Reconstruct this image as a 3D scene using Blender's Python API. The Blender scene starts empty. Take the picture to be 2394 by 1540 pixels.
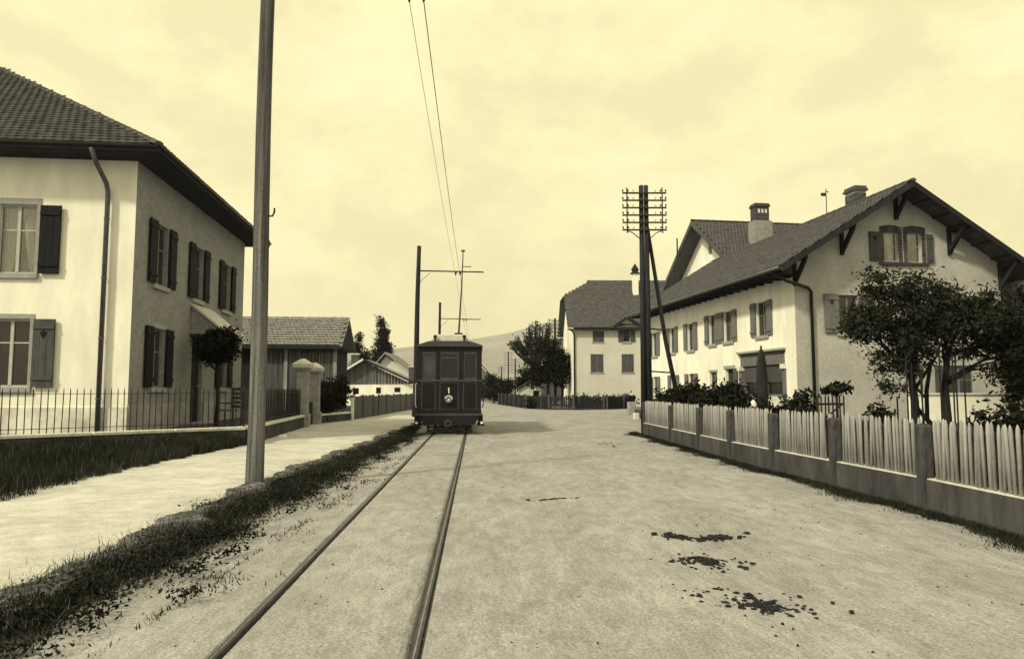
import bpy, bmesh, math, random
import numpy as np
from mathutils import Vector, Matrix
from mathutils.geometry import tessellate_polygon
random.seed(7); rng = np.random.default_rng(7)
SC = bpy.context.scene; COL = SC.collection
PI = math.pi; R = math.radians
# ------------------------------------------------------------------ camera, sky, sun, exposure
CAM_H = 1.4; PITCH = math.atan(141/1700); LENS = 36*1700/2393
cd = bpy.data.cameras.new('camera'); cam = bpy.data.objects.new('camera', cd); COL.objects.link(cam)
cam.location = (0, 0, CAM_H); cam.rotation_euler = (PI/2+PITCH, 0, 0)
cd.lens = LENS; cd.sensor_width = 36; cd.clip_start = .1; cd.clip_end = 9000
SC.camera = cam
SC.view_settings.view_transform = 'Standard'; SC.view_settings.look = 'None'
SC.view_settings.exposure = 0.34; SC.view_settings.gamma = 1
SUN_EL = 40.0; SUN_AZ = 47.0           # azimuth: degrees from -Y towards -X
sv = Vector((-math.sin(R(SUN_AZ))*math.cos(R(SUN_EL)), -math.cos(R(SUN_AZ))*math.cos(R(SUN_EL)), math.sin(R(SUN_EL))))
sl = bpy.data.lights.new('sun', 'SUN'); sl.energy = 3.0; sl.angle = R(5); sl.color = (1.0, .90, .60)
so = bpy.data.objects.new('sun', sl); COL.objects.link(so); so.rotation_euler = (-sv).to_track_quat('-Z', 'Y').to_euler()
W = bpy.data.worlds.new('World'); SC.world = W; W.use_nodes = True
nt = W.node_tree; nt.nodes.clear()
def N(t, **kw):
    n = nt.nodes.new(t)
    for k, v in kw.items(): setattr(n, k, v)
    return n
sky = N('ShaderNodeTexSky', sky_type='NISHITA', sun_disc=False, sun_elevation=R(SUN_EL), sun_rotation=R(180+SUN_AZ), dust_density=4.0)
bw = N('ShaderNodeRGBToBW'); nt.links.new(sky.outputs[0], bw.inputs[0])
mr = N('ShaderNodeMapRange'); mr.inputs[1].default_value = 2; mr.inputs[2].default_value = 16; mr.inputs[3].default_value = .80; mr.inputs[4].default_value = .97
nt.links.new(bw.outputs[0], mr.inputs[0])
tc = N('ShaderNodeTexCoord'); mp = N('ShaderNodeMapping'); mp.inputs['Scale'].default_value = (1, 1, 1.7); mp.inputs['Location'].default_value = (3.3, .4, 1.2)
nt.links.new(tc.outputs['Generated'], mp.inputs[0])
nz = N('ShaderNodeTexNoise'); nz.inputs['Scale'].default_value = 4.6; nz.inputs['Detail'].default_value = 7; nz.inputs['Roughness'].default_value = .6; nz.inputs['Distortion'].default_value = .15
nt.links.new(mp.outputs[0], nz.inputs[0])
cr = N('ShaderNodeValToRGB'); e = cr.color_ramp.elements
e[0].position = .40; e[0].color = (.89, .89, .89, 1); e[1].position = .60; e[1].color = (1.06, 1.06, 1.06, 1)
k = cr.color_ramp.elements.new(.5); k.color = (.975, .975, .975, 1)
nt.links.new(nz.outputs[0], cr.inputs[0])
m1 = N('ShaderNodeMath', operation='MULTIPLY'); nt.links.new(mr.outputs[0], m1.inputs[0]); nt.links.new(cr.outputs[0], m1.inputs[1])
m2 = N('ShaderNodeVectorMath', operation='SCALE'); m2.inputs[0].default_value = (10.6, 9.5, 5.45)
nt.links.new(m1.outputs[0], m2.inputs['Scale'])
bg = N('ShaderNodeBackground'); bg.inputs[1].default_value = .1; nt.links.new(m2.outputs[0], bg.inputs[0])
wo = N('ShaderNodeOutputWorld'); nt.links.new(bg.outputs[0], wo.inputs[0])

# ------------------------------------------------------------------ materials
MATS = {}
def g(v):
    return (v, v*1.01, v*(.98+.13*max(0, min(1, (.6-v)/.3))+.40*math.exp(-v/.05)))
def mat(name, v, rough=.85, var=.18, scale=6., stretch=(1, 1, 1), bump=0., bscale=60., spec=.10, rand=0., grain=.12, col=None, lo=.3, hi=.7, gscale=120., metal=0., mid=None):
    m = bpy.data.materials.new(name); m.use_nodes = True; t = m.node_tree; ns = t.nodes; ns.clear()
    out = ns.new('ShaderNodeOutputMaterial'); b = ns.new('ShaderNodeBsdfPrincipled'); t.links.new(b.outputs[0], out.inputs[0])
    b.inputs['Roughness'].default_value = rough; b.inputs['Specular IOR Level'].default_value = spec; b.inputs['Metallic'].default_value = metal
    c = col or g(v)
    tcn = ns.new('ShaderNodeTexCoord'); mpn = ns.new('ShaderNodeMapping'); mpn.inputs['Scale'].default_value = stretch
    t.links.new(tcn.outputs['Object'], mpn.inputs[0])
    n1 = ns.new('ShaderNodeTexNoise'); n1.inputs['Scale'].default_value = scale; n1.inputs['Detail'].default_value = 6; n1.inputs['Roughness'].default_value = .6
    t.links.new(mpn.outputs[0], n1.inputs[0])
    r1 = ns.new('ShaderNodeMapRange'); r1.inputs[1].default_value = lo; r1.inputs[2].default_value = hi; r1.inputs[3].default_value = 1-var; r1.inputs[4].default_value = 1+var
    t.links.new(n1.outputs[0], r1.inputs[0])
    n2 = ns.new('ShaderNodeTexNoise'); n2.inputs['Scale'].default_value = gscale; n2.inputs['Detail'].default_value = 2
    t.links.new(tcn.outputs['Object'], n2.inputs[0])
    r2 = ns.new('ShaderNodeMapRange'); r2.inputs[1].default_value = .3; r2.inputs[2].default_value = .7; r2.inputs[3].default_value = 1-grain; r2.inputs[4].default_value = 1+grain
    t.links.new(n2.outputs[0], r2.inputs[0])
    mu = ns.new('ShaderNodeMath'); mu.operation = 'MULTIPLY'; t.links.new(r1.outputs[0], mu.inputs[0]); t.links.new(r2.outputs[0], mu.inputs[1])
    last = mu.outputs[0]
    if mid:
        n4 = ns.new('ShaderNodeTexNoise'); n4.inputs['Scale'].default_value = mid[0]; n4.inputs['Detail'].default_value = 5; n4.inputs['Roughness'].default_value = .65; t.links.new(mpn.outputs[0], n4.inputs[0])
        r4 = ns.new('ShaderNodeMapRange'); r4.inputs[1].default_value = .38; r4.inputs[2].default_value = .62; r4.inputs[3].default_value = 1-mid[1]; r4.inputs[4].default_value = 1+mid[1]; t.links.new(n4.outputs[0], r4.inputs[0])
        mu4 = ns.new('ShaderNodeMath'); mu4.operation = 'MULTIPLY'; t.links.new(last, mu4.inputs[0]); t.links.new(r4.outputs[0], mu4.inputs[1]); last = mu4.outputs[0]
    if rand:
        oi = ns.new('ShaderNodeObjectInfo'); r3 = ns.new('ShaderNodeMapRange'); r3.inputs[3].default_value = 1-rand; r3.inputs[4].default_value = 1+rand
        t.links.new(oi.outputs['Random'], r3.inputs[0]); mu2 = ns.new('ShaderNodeMath'); mu2.operation = 'MULTIPLY'
        t.links.new(last, mu2.inputs[0]); t.links.new(r3.outputs[0], mu2.inputs[1]); last = mu2.outputs[0]
    sc = ns.new('ShaderNodeVectorMath'); sc.operation = 'SCALE'; sc.inputs[0].default_value = c; t.links.new(last, sc.inputs['Scale'])
    t.links.new(sc.outputs[0], b.inputs['Base Color'])
    if bump:
        n3 = ns.new('ShaderNodeTexNoise'); n3.inputs['Scale'].default_value = bscale; n3.inputs['Detail'].default_value = 5
        t.links.new(mpn.outputs[0], n3.inputs[0])
        bn = ns.new('ShaderNodeBump'); bn.inputs['Strength'].default_value = bump; bn.inputs['Distance'].default_value = .02
        t.links.new(n3.outputs[0], bn.inputs['Height']); t.links.new(bn.outputs[0], b.inputs['Normal'])
    MATS[name] = m; return m
M_road = mat('road_gravel', 0.275, var=.10, scale=.9, stretch=(1.3, .5, 1), lo=.4, hi=.6, bump=.9, bscale=16, grain=.28, gscale=60, mid=(5., .13))
M_path = mat('path_gravel', 0.47, var=.10, scale=.6, lo=.4, hi=.6, bump=.5, bscale=30, grain=.22, gscale=60, mid=(4., .12))
M_ground = mat('meadow', .20, var=.3, scale=.15, grain=.2)
M_soil = mat('garden_soil', 0.05, var=.4, scale=2, bump=.5, grain=.3)
M_hill = mat('hill_meadow', .24, var=.2, scale=.006, grain=.1, gscale=.05)
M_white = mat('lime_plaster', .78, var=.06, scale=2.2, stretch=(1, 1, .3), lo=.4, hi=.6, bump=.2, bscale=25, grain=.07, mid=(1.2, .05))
M_grey = mat('grey_shade_plaster', 0.25, var=.12, scale=1.5, bump=.5, bscale=70, grain=.22, gscale=60, mid=(7., .14))  # left house side wall's shade put into this tone; plain grey on chimney base
M_tan = mat('tan_plaster', 0.39, var=.10, scale=.8, lo=.4, hi=.6, bump=.25, bscale=60, grain=.24, gscale=45, mid=(9., .10))
M_tan2 = mat('pale_tan_plaster', 0.52, var=.08, scale=.7, grain=.10, gscale=20)
M_conc = mat('concrete', 0.062, var=.25, scale=6, stretch=(1, 1, .35), bump=.5, bscale=30, grain=.25, mid=(2., .3))
M_coping = mat('stone_coping', .62, var=.2, scale=5, bump=.3, grain=.15)
M_stone = mat('gate_stone', .30, var=.28, scale=4, bump=.5, grain=.2)
M_sill = mat('window_stone', .30, var=.15, scale=5, bump=.2, grain=.15)
M_tile = mat('clay_tile', 0.072, var=.30, scale=4, bump=.3, rand=.30, grain=.2)
M_tile2 = mat('clay_tile_far', 0.075, var=.32, scale=3.2, grain=.25, gscale=12)
M_tileL = mat('clay_tile_pale', 0.21, var=.40, scale=5, grain=.3, gscale=14)
M_brick = mat('old_brick', 0.065, var=.3, scale=5, rand=.3, grain=.25, bump=.3)
M_pole = mat('pole_wood', 0.105, var=.5, scale=14, stretch=(1, 1, .03), lo=.38, hi=.62, bump=1.0, bscale=40, grain=.3, gscale=60, mid=(2., .25))
M_poled = mat('tarred_wood', 0.024, var=.35, scale=9, stretch=(1, 1, .08), bump=.4, bscale=25, grain=.2)
M_board = mat('weathered_board', 0.085, var=.35, scale=8, stretch=(1, 1, .08), bump=.3, rand=.25, grain=.2)
M_boardd = mat('dark_board', 0.022, var=.35, scale=8, stretch=(1, 1, .08), rand=.25, grain=.2)
M_picket = mat('picket_wood', 0.3, var=.25, scale=10, stretch=(1, 1, .15), bump=.4, rand=.22, grain=.2)
M_post = mat('fence_post', .060, var=.3, scale=7, stretch=(1, 1, .3), bump=.8, bscale=30, grain=.3, mid=(2.5, .35))
M_iron = mat('iron', 0.01, rough=.5, spec=.4, var=.2, grain=.1)
M_zinc = mat('zinc_pipe', 0.065, rough=.45, spec=.5, var=.5, scale=14, stretch=(1, 1, .5), grain=.2)
M_shutd = mat('dark_shutter', 0.012, var=.3, scale=9, stretch=(1, 1, .2), rough=.7, grain=.2)
M_shutm = mat('grey_shutter', 0.07, var=.25, scale=9, stretch=(1, 1, .2), rough=.7, grain=.2)
M_shutl = mat('pale_shutter', 0.14, var=.22, scale=9, stretch=(1, 1, .2), rough=.7, grain=.2)
M_frame = mat('window_paint', .42, var=.1, scale=8, rough=.6)
M_framed = mat('window_paint_dark', .16, var=.15, scale=8, rough=.6)
M_glass = mat('window_glass', .012, rough=.10, spec=.6, var=.4, scale=2, grain=0)
M_glassf = mat('far_window_glass', 0.01, rough=.25, spec=.4, var=.4, scale=2, grain=0)
M_curt = mat('curtain_cloth', .62, var=.18, scale=14, stretch=(1, 1, .1), grain=.1)
M_dark = mat('dark_interior', .01, grain=0)
M_soffit = mat('eave_boards', 0.026, var=.3, scale=8, grain=.2)
M_leaf = mat('leaves', .030, var=.5, scale=3, rough=.6, grain=.3, col=(.020, .023, .019), spec=.06, gscale=25)
M_leafd = mat('dark_leaves', .016, var=.5, scale=3, rough=.65, grain=.3, col=(.011, .013, .011), spec=.05, gscale=25)
M_leafp = mat('poplar_leaves', 0.02, var=.5, scale=2, rough=.65, grain=.3, gscale=8)
M_leafg = mat('pale_buds', 0.045, var=.4, scale=2, rough=.7, grain=.3)
M_bark = mat('bark', 0.02, var=.4, scale=12, stretch=(1, 1, .3), bump=.6, grain=.2)
M_grass = mat('grass_blades', .03, var=.7, scale=9, rough=.7, col=(.021, .024, .020), spec=.05, grain=.6, gscale=60, mid=(1.3, .4))
M_grass2 = mat('dry_grass', .13, var=.5, scale=4, rough=.7, grain=.3)
M_dung = mat('dung', .022, var=.5, scale=30, bump=.8, grain=.4)
M_tram = mat('tram_paint', 0.013, rough=.55, spec=.12, var=.3, scale=5, grain=.2)
M_tramp = mat('tram_panel', 0.009, rough=.5, spec=.14, var=.3, scale=5, grain=.2)
M_tramt = mat('tram_trim', 0.05, rough=.55, spec=.15, var=.3, scale=9, grain=.2)
M_roofc = mat('tram_roof_canvas', .52, var=.12, scale=4, grain=.1)
M_brass = mat('lamp_rim', .62, rough=.3, var=.15, metal=.6, grain=0)
M_lens = mat('lamp_lens', .25, rough=.08, spec=.8, var=.2, grain=0)
M_hood = mat('lamp_hood_paint', .42, var=.15)
M_wpaint = mat('white_paint', .78, var=.06)
M_rail = mat('rail_steel', 0.05, rough=.6, spec=.3, var=.4, scale=6, metal=.15, grain=.3)
M_head = mat('polished_steel', 0.2, rough=.4, spec=.5, var=.4, scale=8, metal=.5, grain=.2)
M_porc = mat('porcelain', .5, rough=.3, var=.1)

M_glasst = mat('reflection_tone_glass', .05, rough=.4, spec=.2, var=.4, scale=3, grain=.2)  # pale tone paints a reflection into the left tram pane
def pane_mat():
    m = bpy.data.materials.new('clear_pane'); m.use_nodes = True; t = m.node_tree; ns = t.nodes; ns.clear()
    o = ns.new('ShaderNodeOutputMaterial'); mx = ns.new('ShaderNodeMixShader'); tr = ns.new('ShaderNodeBsdfTransparent'); gl = ns.new('ShaderNodeBsdfGlossy')
    gl.inputs['Roughness'].default_value = .06; gl.inputs['Color'].default_value = (.6, .6, .6, 1); tr.inputs['Color'].default_value = (.85, .85, .85, 1)
    fz = ns.new('ShaderNodeTexNoise'); fz.inputs['Scale'].default_value = 3
    mr = ns.new('ShaderNodeMapRange'); mr.inputs[3].default_value = .10; mr.inputs[4].default_value = .22; t.links.new(fz.outputs[0], mr.inputs[0]); t.links.new(mr.outputs[0], mx.inputs[0])
    t.links.new(tr.outputs[0], mx.inputs[1]); t.links.new(gl.outputs[0], mx.inputs[2]); t.links.new(mx.outputs[0], o.inputs[0]); return m
M_pane = pane_mat()

# ------------------------------------------------------------------ mesh helpers
def V3(*a): return Vector(a)
def link(name, me, m, parent=None, loc=None, rot=None):
    o = bpy.data.objects.new(name, me); COL.objects.link(o)
    if m and not me.materials: me.materials.append(m)
    if parent: o.parent = parent
    if loc is not None: o.location = loc
    if rot is not None: o.rotation_euler = rot
    return o
class MB:
    def __init__(s): s.v = []; s.f = []
    def add(s, vs, fs):
        n = len(s.v); s.v += [tuple(x) for x in vs]; s.f += [tuple(i+n for i in f) for f in fs]; return s
    def hexa(s, p):  # 8 points: bottom 4 loop, top 4 loop
        return s.add(p, [(0, 3, 2, 1), (4, 5, 6, 7), (0, 1, 5, 4), (1, 2, 6, 5), (2, 3, 7, 6), (3, 0, 4, 7)])
    def box(s, x0, x1, y0, y1, z0, z1):
        return s.hexa([(x0, y0, z0), (x1, y0, z0), (x1, y1, z0), (x0, y1, z0), (x0, y0, z1), (x1, y0, z1), (x1, y1, z1), (x0, y1, z1)])
    def bar(s, p, q, w, h=None, up=(0, 0, 1)):
        h = w if h is None else h; p, q = Vector(p), Vector(q); d = (q-p).normalized(); u = Vector(up)
        if abs(d.dot(u)) > .98: u = Vector((0, 1, 0))
        a = d.cross(u).normalized()*w/2; b = a.cross(d).normalized()*h/2
        return s.hexa([p-a-b, p+a-b, p+a+b, p-a+b, q-a-b, q+a-b, q+a+b, q-a+b])
    def tube(s, pts, rad, n=8, cap=True):
        pts = [Vector(p) for p in pts]
        if not hasattr(rad, '__len__'): rad = [rad]*len(pts)
        vs = []; ref = None
        for i, p in enumerate(pts):
            d = (pts[min(i+1, len(pts)-1)]-pts[max(i-1, 0)]).normalized()
            if ref is None: ref = Vector((1, 0, 0)) if abs(d.x) < .9 else Vector((0, 1, 0))
            a = (ref - d*ref.dot(d)).normalized(); ref = a; b = d.cross(a)
            for k in range(n):
                t = 2*PI*k/n; vs.append(p+(a*math.cos(t)+b*math.sin(t))*rad[i])
        fs = [(i*n+k, i*n+(k+1) % n, (i+1)*n+(k+1) % n, (i+1)*n+k) for i in range(len(pts)-1) for k in range(n)]
        if cap: fs += [tuple(range(n))[::-1], tuple((len(pts)-1)*n+k for k in range(n))]
        return s.add(vs, fs)
    def lathe(s, prof, c=(0, 0, 0), n=12, axis='z'):
        vs = []
        for r, z in prof:
            for k in range(n):
                t = 2*PI*k/n; x, y = r*math.cos(t), r*math.sin(t)
                q = (x, y, z) if axis == 'z' else (x, -z, y)
                vs.append((c[0]+q[0], c[1]+q[1], c[2]+q[2]))
        m = len(prof)
        fs = [(i*n+k, i*n+(k+1) % n, (i+1)*n+(k+1) % n, (i+1)*n+k) for i in range(m-1) for k in range(n)]
        fs += [tuple(range(n))[::-1], tuple((m-1)*n+k for k in range(n))]
        return s.add(vs, fs)
    def ext(s, poly, vec):
        n = len(poly); P = [Vector(p) for p in poly]; v = Vector(vec)
        return s.add(P+[p+v for p in P], [tuple(range(n))[::-1], tuple(range(n, 2*n))]+[(i, (i+1) % n, n+(i+1) % n, n+i) for i in range(n)])
    def face(s, pts): return s.add(pts, [tuple(range(len(pts)))])
    def mesh(s, name='m', smooth=False):
        me = bpy.data.meshes.new(name); me.from_pydata(s.v, [], s.f)
        b = bmesh.new(); b.from_mesh(me); bmesh.ops.recalc_face_normals(b, faces=b.faces); b.to_mesh(me); b.free()
        if smooth:
            me.polygons.foreach_set('use_smooth', [True]*len(me.polygons))
        return me
    def build(s, name, m, parent=None, smooth=False, bevel=0., loc=None, rot=None):
        o = link(name, s.mesh(name, smooth), m, parent, loc, rot)
        if bevel:
            b = o.modifiers.new('bevel', 'BEVEL'); b.width = bevel; b.segments = 2; b.limit_method = 'ANGLE'
        return o
def fastmesh(name, verts, nper):
    """verts: (n, nper, 3) array, one polygon each"""
    n = len(verts); me = bpy.data.meshes.new(name); me.vertices.add(n*nper); me.vertices.foreach_set('co', np.ascontiguousarray(verts, dtype=np.float32).ravel())
    me.loops.add(n*nper); me.loops.foreach_set('vertex_index', np.arange(n*nper, dtype=np.int32))
    me.polygons.add(n); me.polygons.foreach_set('loop_start', np.arange(0, n*nper, nper, dtype=np.int32)); me.polygons.foreach_set('loop_total', np.full(n, nper, dtype=np.int32))
    me.update(calc_edges=True); return me
def tag(o, label=None, cat=None, group=None, kind=None):
    if label: o['label'] = label
    if cat: o['category'] = cat
    if group: o['group'] = group
    if kind: o['kind'] = kind
    return o
def thing(name, label, cat, loc=(0, 0, 0), rz=0, group=None):
    o = bpy.data.objects.new(name, None); o.empty_display_size = .3; COL.objects.link(o); o.location = loc; o.rotation_euler = (0, 0, rz)
    return tag(o, label, cat, group)
def struct(name, mb_or_me, m):
    me = mb_or_me.mesh(name) if isinstance(mb_or_me, MB) else mb_or_me
    return tag(link(name, me, m), kind='structure')
_c, _s = math.cos(PITCH), math.sin(PITCH)
def in_view(p, marg=.02):
    z = p[2]-CAM_H; fw = p[1]*_c+z*_s; up = -p[1]*_s+z*_c
    if fw < .2: return False
    return abs(p[0]/fw) < 1196.5/1700+marg and abs(up/fw) < 770/1700+marg

def leaf_quads(cent, size, flat=0.0, seed=0):
    r = np.random.default_rng(seed); n = len(cent)
    a = r.normal(size=(n, 3)); a[:, 2] *= (1-flat); a /= np.linalg.norm(a, axis=1, keepdims=True)+1e-9
    b = r.normal(size=(n, 3)); b -= a*(a*b).sum(1, keepdims=True); b /= np.linalg.norm(b, axis=1, keepdims=True)+1e-9
    s = (size*(.6+.8*r.random(n)))[:, None]
    v = np.stack([cent-a*s, cent+b*s*.42-a*s*.1, cent+a*s, cent-b*s*.42-a*s*.1], axis=1)
    nn = np.cross(a, b); v[:, 1] += nn*s*.18; v[:, 3] += nn*s*.18
    return v
def clusters(blobs, ncl, per, crad, seed, shell=.55):
    """points in leaf clusters through a union of ellipsoids; blobs: (c, r)"""
    r = np.random.default_rng(seed); vol = np.array([b[1][0]*b[1][1]*b[1][2] for b in blobs])**.7; vol = vol/vol.sum(); cs = []
    for (c, rad), w in zip(blobs, vol):
        k = max(2, int(ncl*w)); d = r.normal(size=(k, 3)); d /= np.linalg.norm(d, axis=1, keepdims=True)
        q = shell+(1-shell)*r.random(k)**.6; q = np.where(r.random(k) < .25, r.random(k)*shell, q)
        cs.append(np.array(c)+d*q[:, None]*np.array(rad))
    cs = np.concatenate(cs); rep = r.poisson(per, len(cs))+2
    cc = np.repeat(cs, rep, axis=0); pts = cc+r.normal(size=cc.shape)*np.array([crad, crad, crad*.75])*np.repeat(.6+.8*r.random(len(cs)), rep)[:, None]
    return cs, pts
def tree(name, label, cat, base, trunk, tr, blobs, ncl, per, crad, lsize, seed, leafm=None, barkm=None, nlimb=8, group=None, shell=.55, limb_r=.03):
    """trunk: list of points relative to base; blobs relative to base"""
    T = thing(name, label, cat, base, 0, group)
    MB().tube(trunk, tr, 8).build('trunk', barkm or M_bark, T, smooth=True)
    cs, pts = clusters(blobs, ncl, per, crad, seed, shell)
    link('crown', fastmesh('crown', leaf_quads(pts, lsize, seed=seed), 4), leafm or M_leaf, T)
    rr = random.Random(seed); tp = [Vector(p) for p in trunk]
    if nlimb:
        sel = sorted(range(len(cs)), key=lambda i: rr.random())[:nlimb]
        for i in sel:
            e = Vector(cs[i]); st = tp[-1] if rr.random() < .6 or len(tp) < 3 else tp[-2].lerp(tp[-1], rr.random())
            mid = st.lerp(e, .5)+Vector((rr.uniform(-.1, .1), rr.uniform(-.1, .1), rr.uniform(.0, .15)))*(e-st).length
            MB().tube([st, mid, e], [limb_r, limb_r*.7, limb_r*.25], 6).build('limb', barkm or M_bark, T, smooth=True)
    return T

# ------------------------------------------------------------------ setting: ground, road, path, hills
def track_x(y): return -1.04-.049*(y-3.93)
gm = MB(); 
for (a, b, c, d) in [(-3000, 3000, -200, 3500)]: gm.face([(a, c, -.06), (b, c, -.06), (b, d, -.06), (a, d, -.06)])
struct('ground', gm, M_ground)
# road: a grid that follows the track, with the two flange grooves pressed into it
GA = .525
qs = sorted(set([-8.2, -7, -6, -5, -4, -3.2, -2.6, -2.1, -1.7, -1.3, -1.0, -.85] +
    [s*GA+o for s in (-1, 1) for o in (-.14, -.10, -.05, -.045, -.022, .022, .045, .05, .10, .14)] + [-.25, 0, .25, .9, 1.2, 1.6, 2, 2.5, 3, 3.5, 4, 4.6, 5.2, 6, 7, 8.5, 10, 12, 15, 18]))
ys = list(np.concatenate([np.arange(-3, 14, .22), np.arange(14, 34, .5), np.arange(34, 100, 2.0)]))
def rz_(x, y):
    q = x-(-1.04-.049*(y-3.93)); rut = sum(-.034*math.exp(-((q-c-.12*math.sin(y*.35+c))/.13)**2) for c in (1.75, 3.05, 3.9))
    return rut+.012*math.sin(1.7*x+.6*y)*math.sin(.9*y-.8*x)+.008*math.sin(3.1*x+1.3)*math.sin(2.3*y+.5*x)
vv = []; ff = []
for y in ys:
    for q in qs:
        x = track_x(y)+q; z = rz_(x, y)*(1 if y < 40 else .3)
        for s in (-1, 1):
            o = q-s*GA
            if -.17 < o < .23: z = z*.3
            # sunk trough beside the rail, deeper in the flange groove
            if abs(o) < .0221: z = -.04
            oi = -s*o   # towards the track centre positive
            if -.03 < oi < .0455: z = -.045
            if .09 < abs(o) < .11: z += -.004
        vv.append((x, y, z))
nq = len(qs)
ff = [(j*nq+i, j*nq+i+1, (j+1)*nq+i+1, (j+1)*nq+i) for j in range(len(ys)-1) for i in range(nq-1)]
me = bpy.data.meshes.new('road'); me.from_pydata(vv, [], ff); me.polygons.foreach_set('use_smooth', [True]*len(ff)); struct('road', me, M_road)
# footpath on the left: an uneven sheet a little above the road
vv = []; ff = []; yy = list(np.arange(-1, 60, .5)); npx = 9
def path_l(y):
    for (a, xa), (b, xb) in zip([(-1, -6.0), (8.7, -6.02), (12, -6.33), (17.4, -6.38), (26.2, -7.5), (31, -7.15), (47, -6.8)], [(8.7, -6.02), (12, -6.33), (17.4, -6.38), (26.2, -7.5), (31, -7.15), (47, -6.8), (61, -6.6)]):
        if a <= y <= b: return xa+(xb-xa)*(y-a)/(b-a)
def path_r(y): return max(-3.85, -3.15-.075*max(0, y-2)) if y < 12 else -3.85+.004*(y-12) if y < 20 else -3.82-.012*(y-20)
for y in yy:
    a, b = path_l(y)-.35, path_r(y)+.22
    for i in range(npx):
        x = a+(b-a)*i/(npx-1); vv.append((x, y, .085+.35*rz_(x, y)-(.10 if i == npx-1 else .0)))
ff = [(j*npx+i, j*npx+i+1, (j+1)*npx+i+1, (j+1)*npx+i) for j in range(len(yy)-1) for i in range(npx-1)]
me = bpy.data.meshes.new('footpath'); me.from_pydata(vv, [], ff); me.polygons.foreach_set('use_smooth', [True]*len(ff)); struct('footpath', me, M_path)
# crumbling earth edge between path and rails
vv = []; ff = []; ey = list(np.arange(2.0, 30, .06)); ex = np.linspace(0, 1, 15); rr_ = np.random.default_rng(33); lump = rr_.random((len(ey), len(ex)))
for j, y in enumerate(ey):
    w0 = path_r(y)-.02+.10*math.sin(y*2.3)+.06*math.sin(y*6.1+1); w1 = path_r(y)+.80+.10*math.sin(y*1.7+2)+.07*math.sin(y*5.3)-.25*min(1, max(0, (y-14)/12))
    for i, t in enumerate(ex):
        x = w0+(w1-w0)*t; h = .088*(1-t)**1.1+.060*math.sin(PI*min(1, t*1.1))**1.5*(.55+.45*math.sin(y*3.7+t*4)*math.sin(y*1.3+1))
        e_ = math.sin(PI*t)**.5; vv.append((x, y, h+(lump[j, i]-.5)*.045*e_-.02*(t in (0., 1.))-.016))
ne = len(ex); ff = [(j*ne+i, j*ne+i+1, (j+1)*ne+i+1, (j+1)*ne+i) for j in range(len(ey)-1) for i in range(ne-1)]
me = bpy.data.meshes.new('earth_verge'); me.from_pydata(vv, [], ff); struct('earth_verge', me, mat('verge_earth', .11, var=.4, scale=3, lo=.4, hi=.6, bump=.9, bscale=40, grain=.4, gscale=50, mid=(9., .35)))
# raised garden plots
def plot(name, poly, z, m=M_soil):
    return struct(name, MB().ext([(x, y, -.055) for x, y in poly], (0, 0, z+.055)), m)
plot('garden_left', [(-6.6, 17.7), (-7.6, 26.3), (-7.9, 28.9), (-7.3, 31.4), (-7.0, 47), (-30, 47), (-30, 8), (-16.2, 8.2), (-10.2, 14.3)], .40)
plot('garden_right', [(5.1, -2), (5.08, 6.5), (4.25, 23.4), (5.6, 30), (7.0, 42), (24, 46), (40, 46), (40, -2)], .30)
farf = [(-5.5, 105), (-1.5, 72), (.2, 61), (1.07, 55.4), (2.6, 52.2), (4.3, 51.4), (6.8, 52.6), (9.3, 56.0), (13, 60)]
plot('garden_far', [(x+.1, y+.3) for x, y in farf]+[(60, 60), (60, 200), (-5, 200)], .06, mat('far_lawn', .16, var=.4, scale=.5))
# sloping bank between wall and path
bk = MB(); bl = [(-6.02, 3), (-6.02, 8.7), (-6.18, 10.2), (-6.35, 12.2), (-6.4, 14.7), (-6.4, 17.5)]; bw_ = [(-20, 3), (-15.5, 8.7), (-14.2, 10.2), (-12.2, 12.2), (-9.7, 14.6), (-6.6, 17.6)]
for i in range(5):
    for t0, t1 in ((0, .12), (.12, .5), (.5, 1)):
        def bp(k, t): return (bl[k][0]+(bw_[k][0]-bl[k][0])*t, bl[k][1]+(bw_[k][1]-bl[k][1])*t, .03+.16*min(1, t*4)+.02)
        bk.face([bp(i, t0), bp(i+1, t0), bp(i+1, t1), bp(i, t1)])
struct('grass_bank', bk, M_soil)
# hills
def hill_h(px):
    pts = [(-2500, 95), (-600, 90), (300, 88), (900, 93), (1090, 118), (1186, 134), (1330, 170), (1700, 230), (2393, 260), (4200, 200)]
    for (a, ha), (b, hb) in zip(pts, pts[1:]):
        if a <= px <= b: 
            t = (px-a)/(b-a); t = t*t*(3-2*t) if abs(hb-ha) > 60 else t; return ha+(hb-ha)*t
    return 90
vv = []; ff = []; xs = np.linspace(-2500, 4200, 90); prof = [(500, 0), (800, .10), (1100, .30), (1400, .62), (1700, .88), (2000, 1.0), (2400, .8)]
for d, k in prof:
    for px in xs:
        h = hill_h(px)*2000/1700
        vv.append(((px-1196.5)/1700*d, d, -.05+h*k*(d/2000 if d < 2000 else 1)*(1+.02*math.sin(px*.021)+.012*math.sin(px*.057+1))))
n = len(xs); ff = [(j*n+i, j*n+i+1, (j+1)*n+i+1, (j+1)*n+i) for j in range(len(prof)-1) for i in range(n-1)]
me = bpy.data.meshes.new('hill'); me.from_pydata(vv, [], ff); me.polygons.foreach_set('use_smooth', [True]*len(ff)); struct('hill', me, M_hill)

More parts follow.
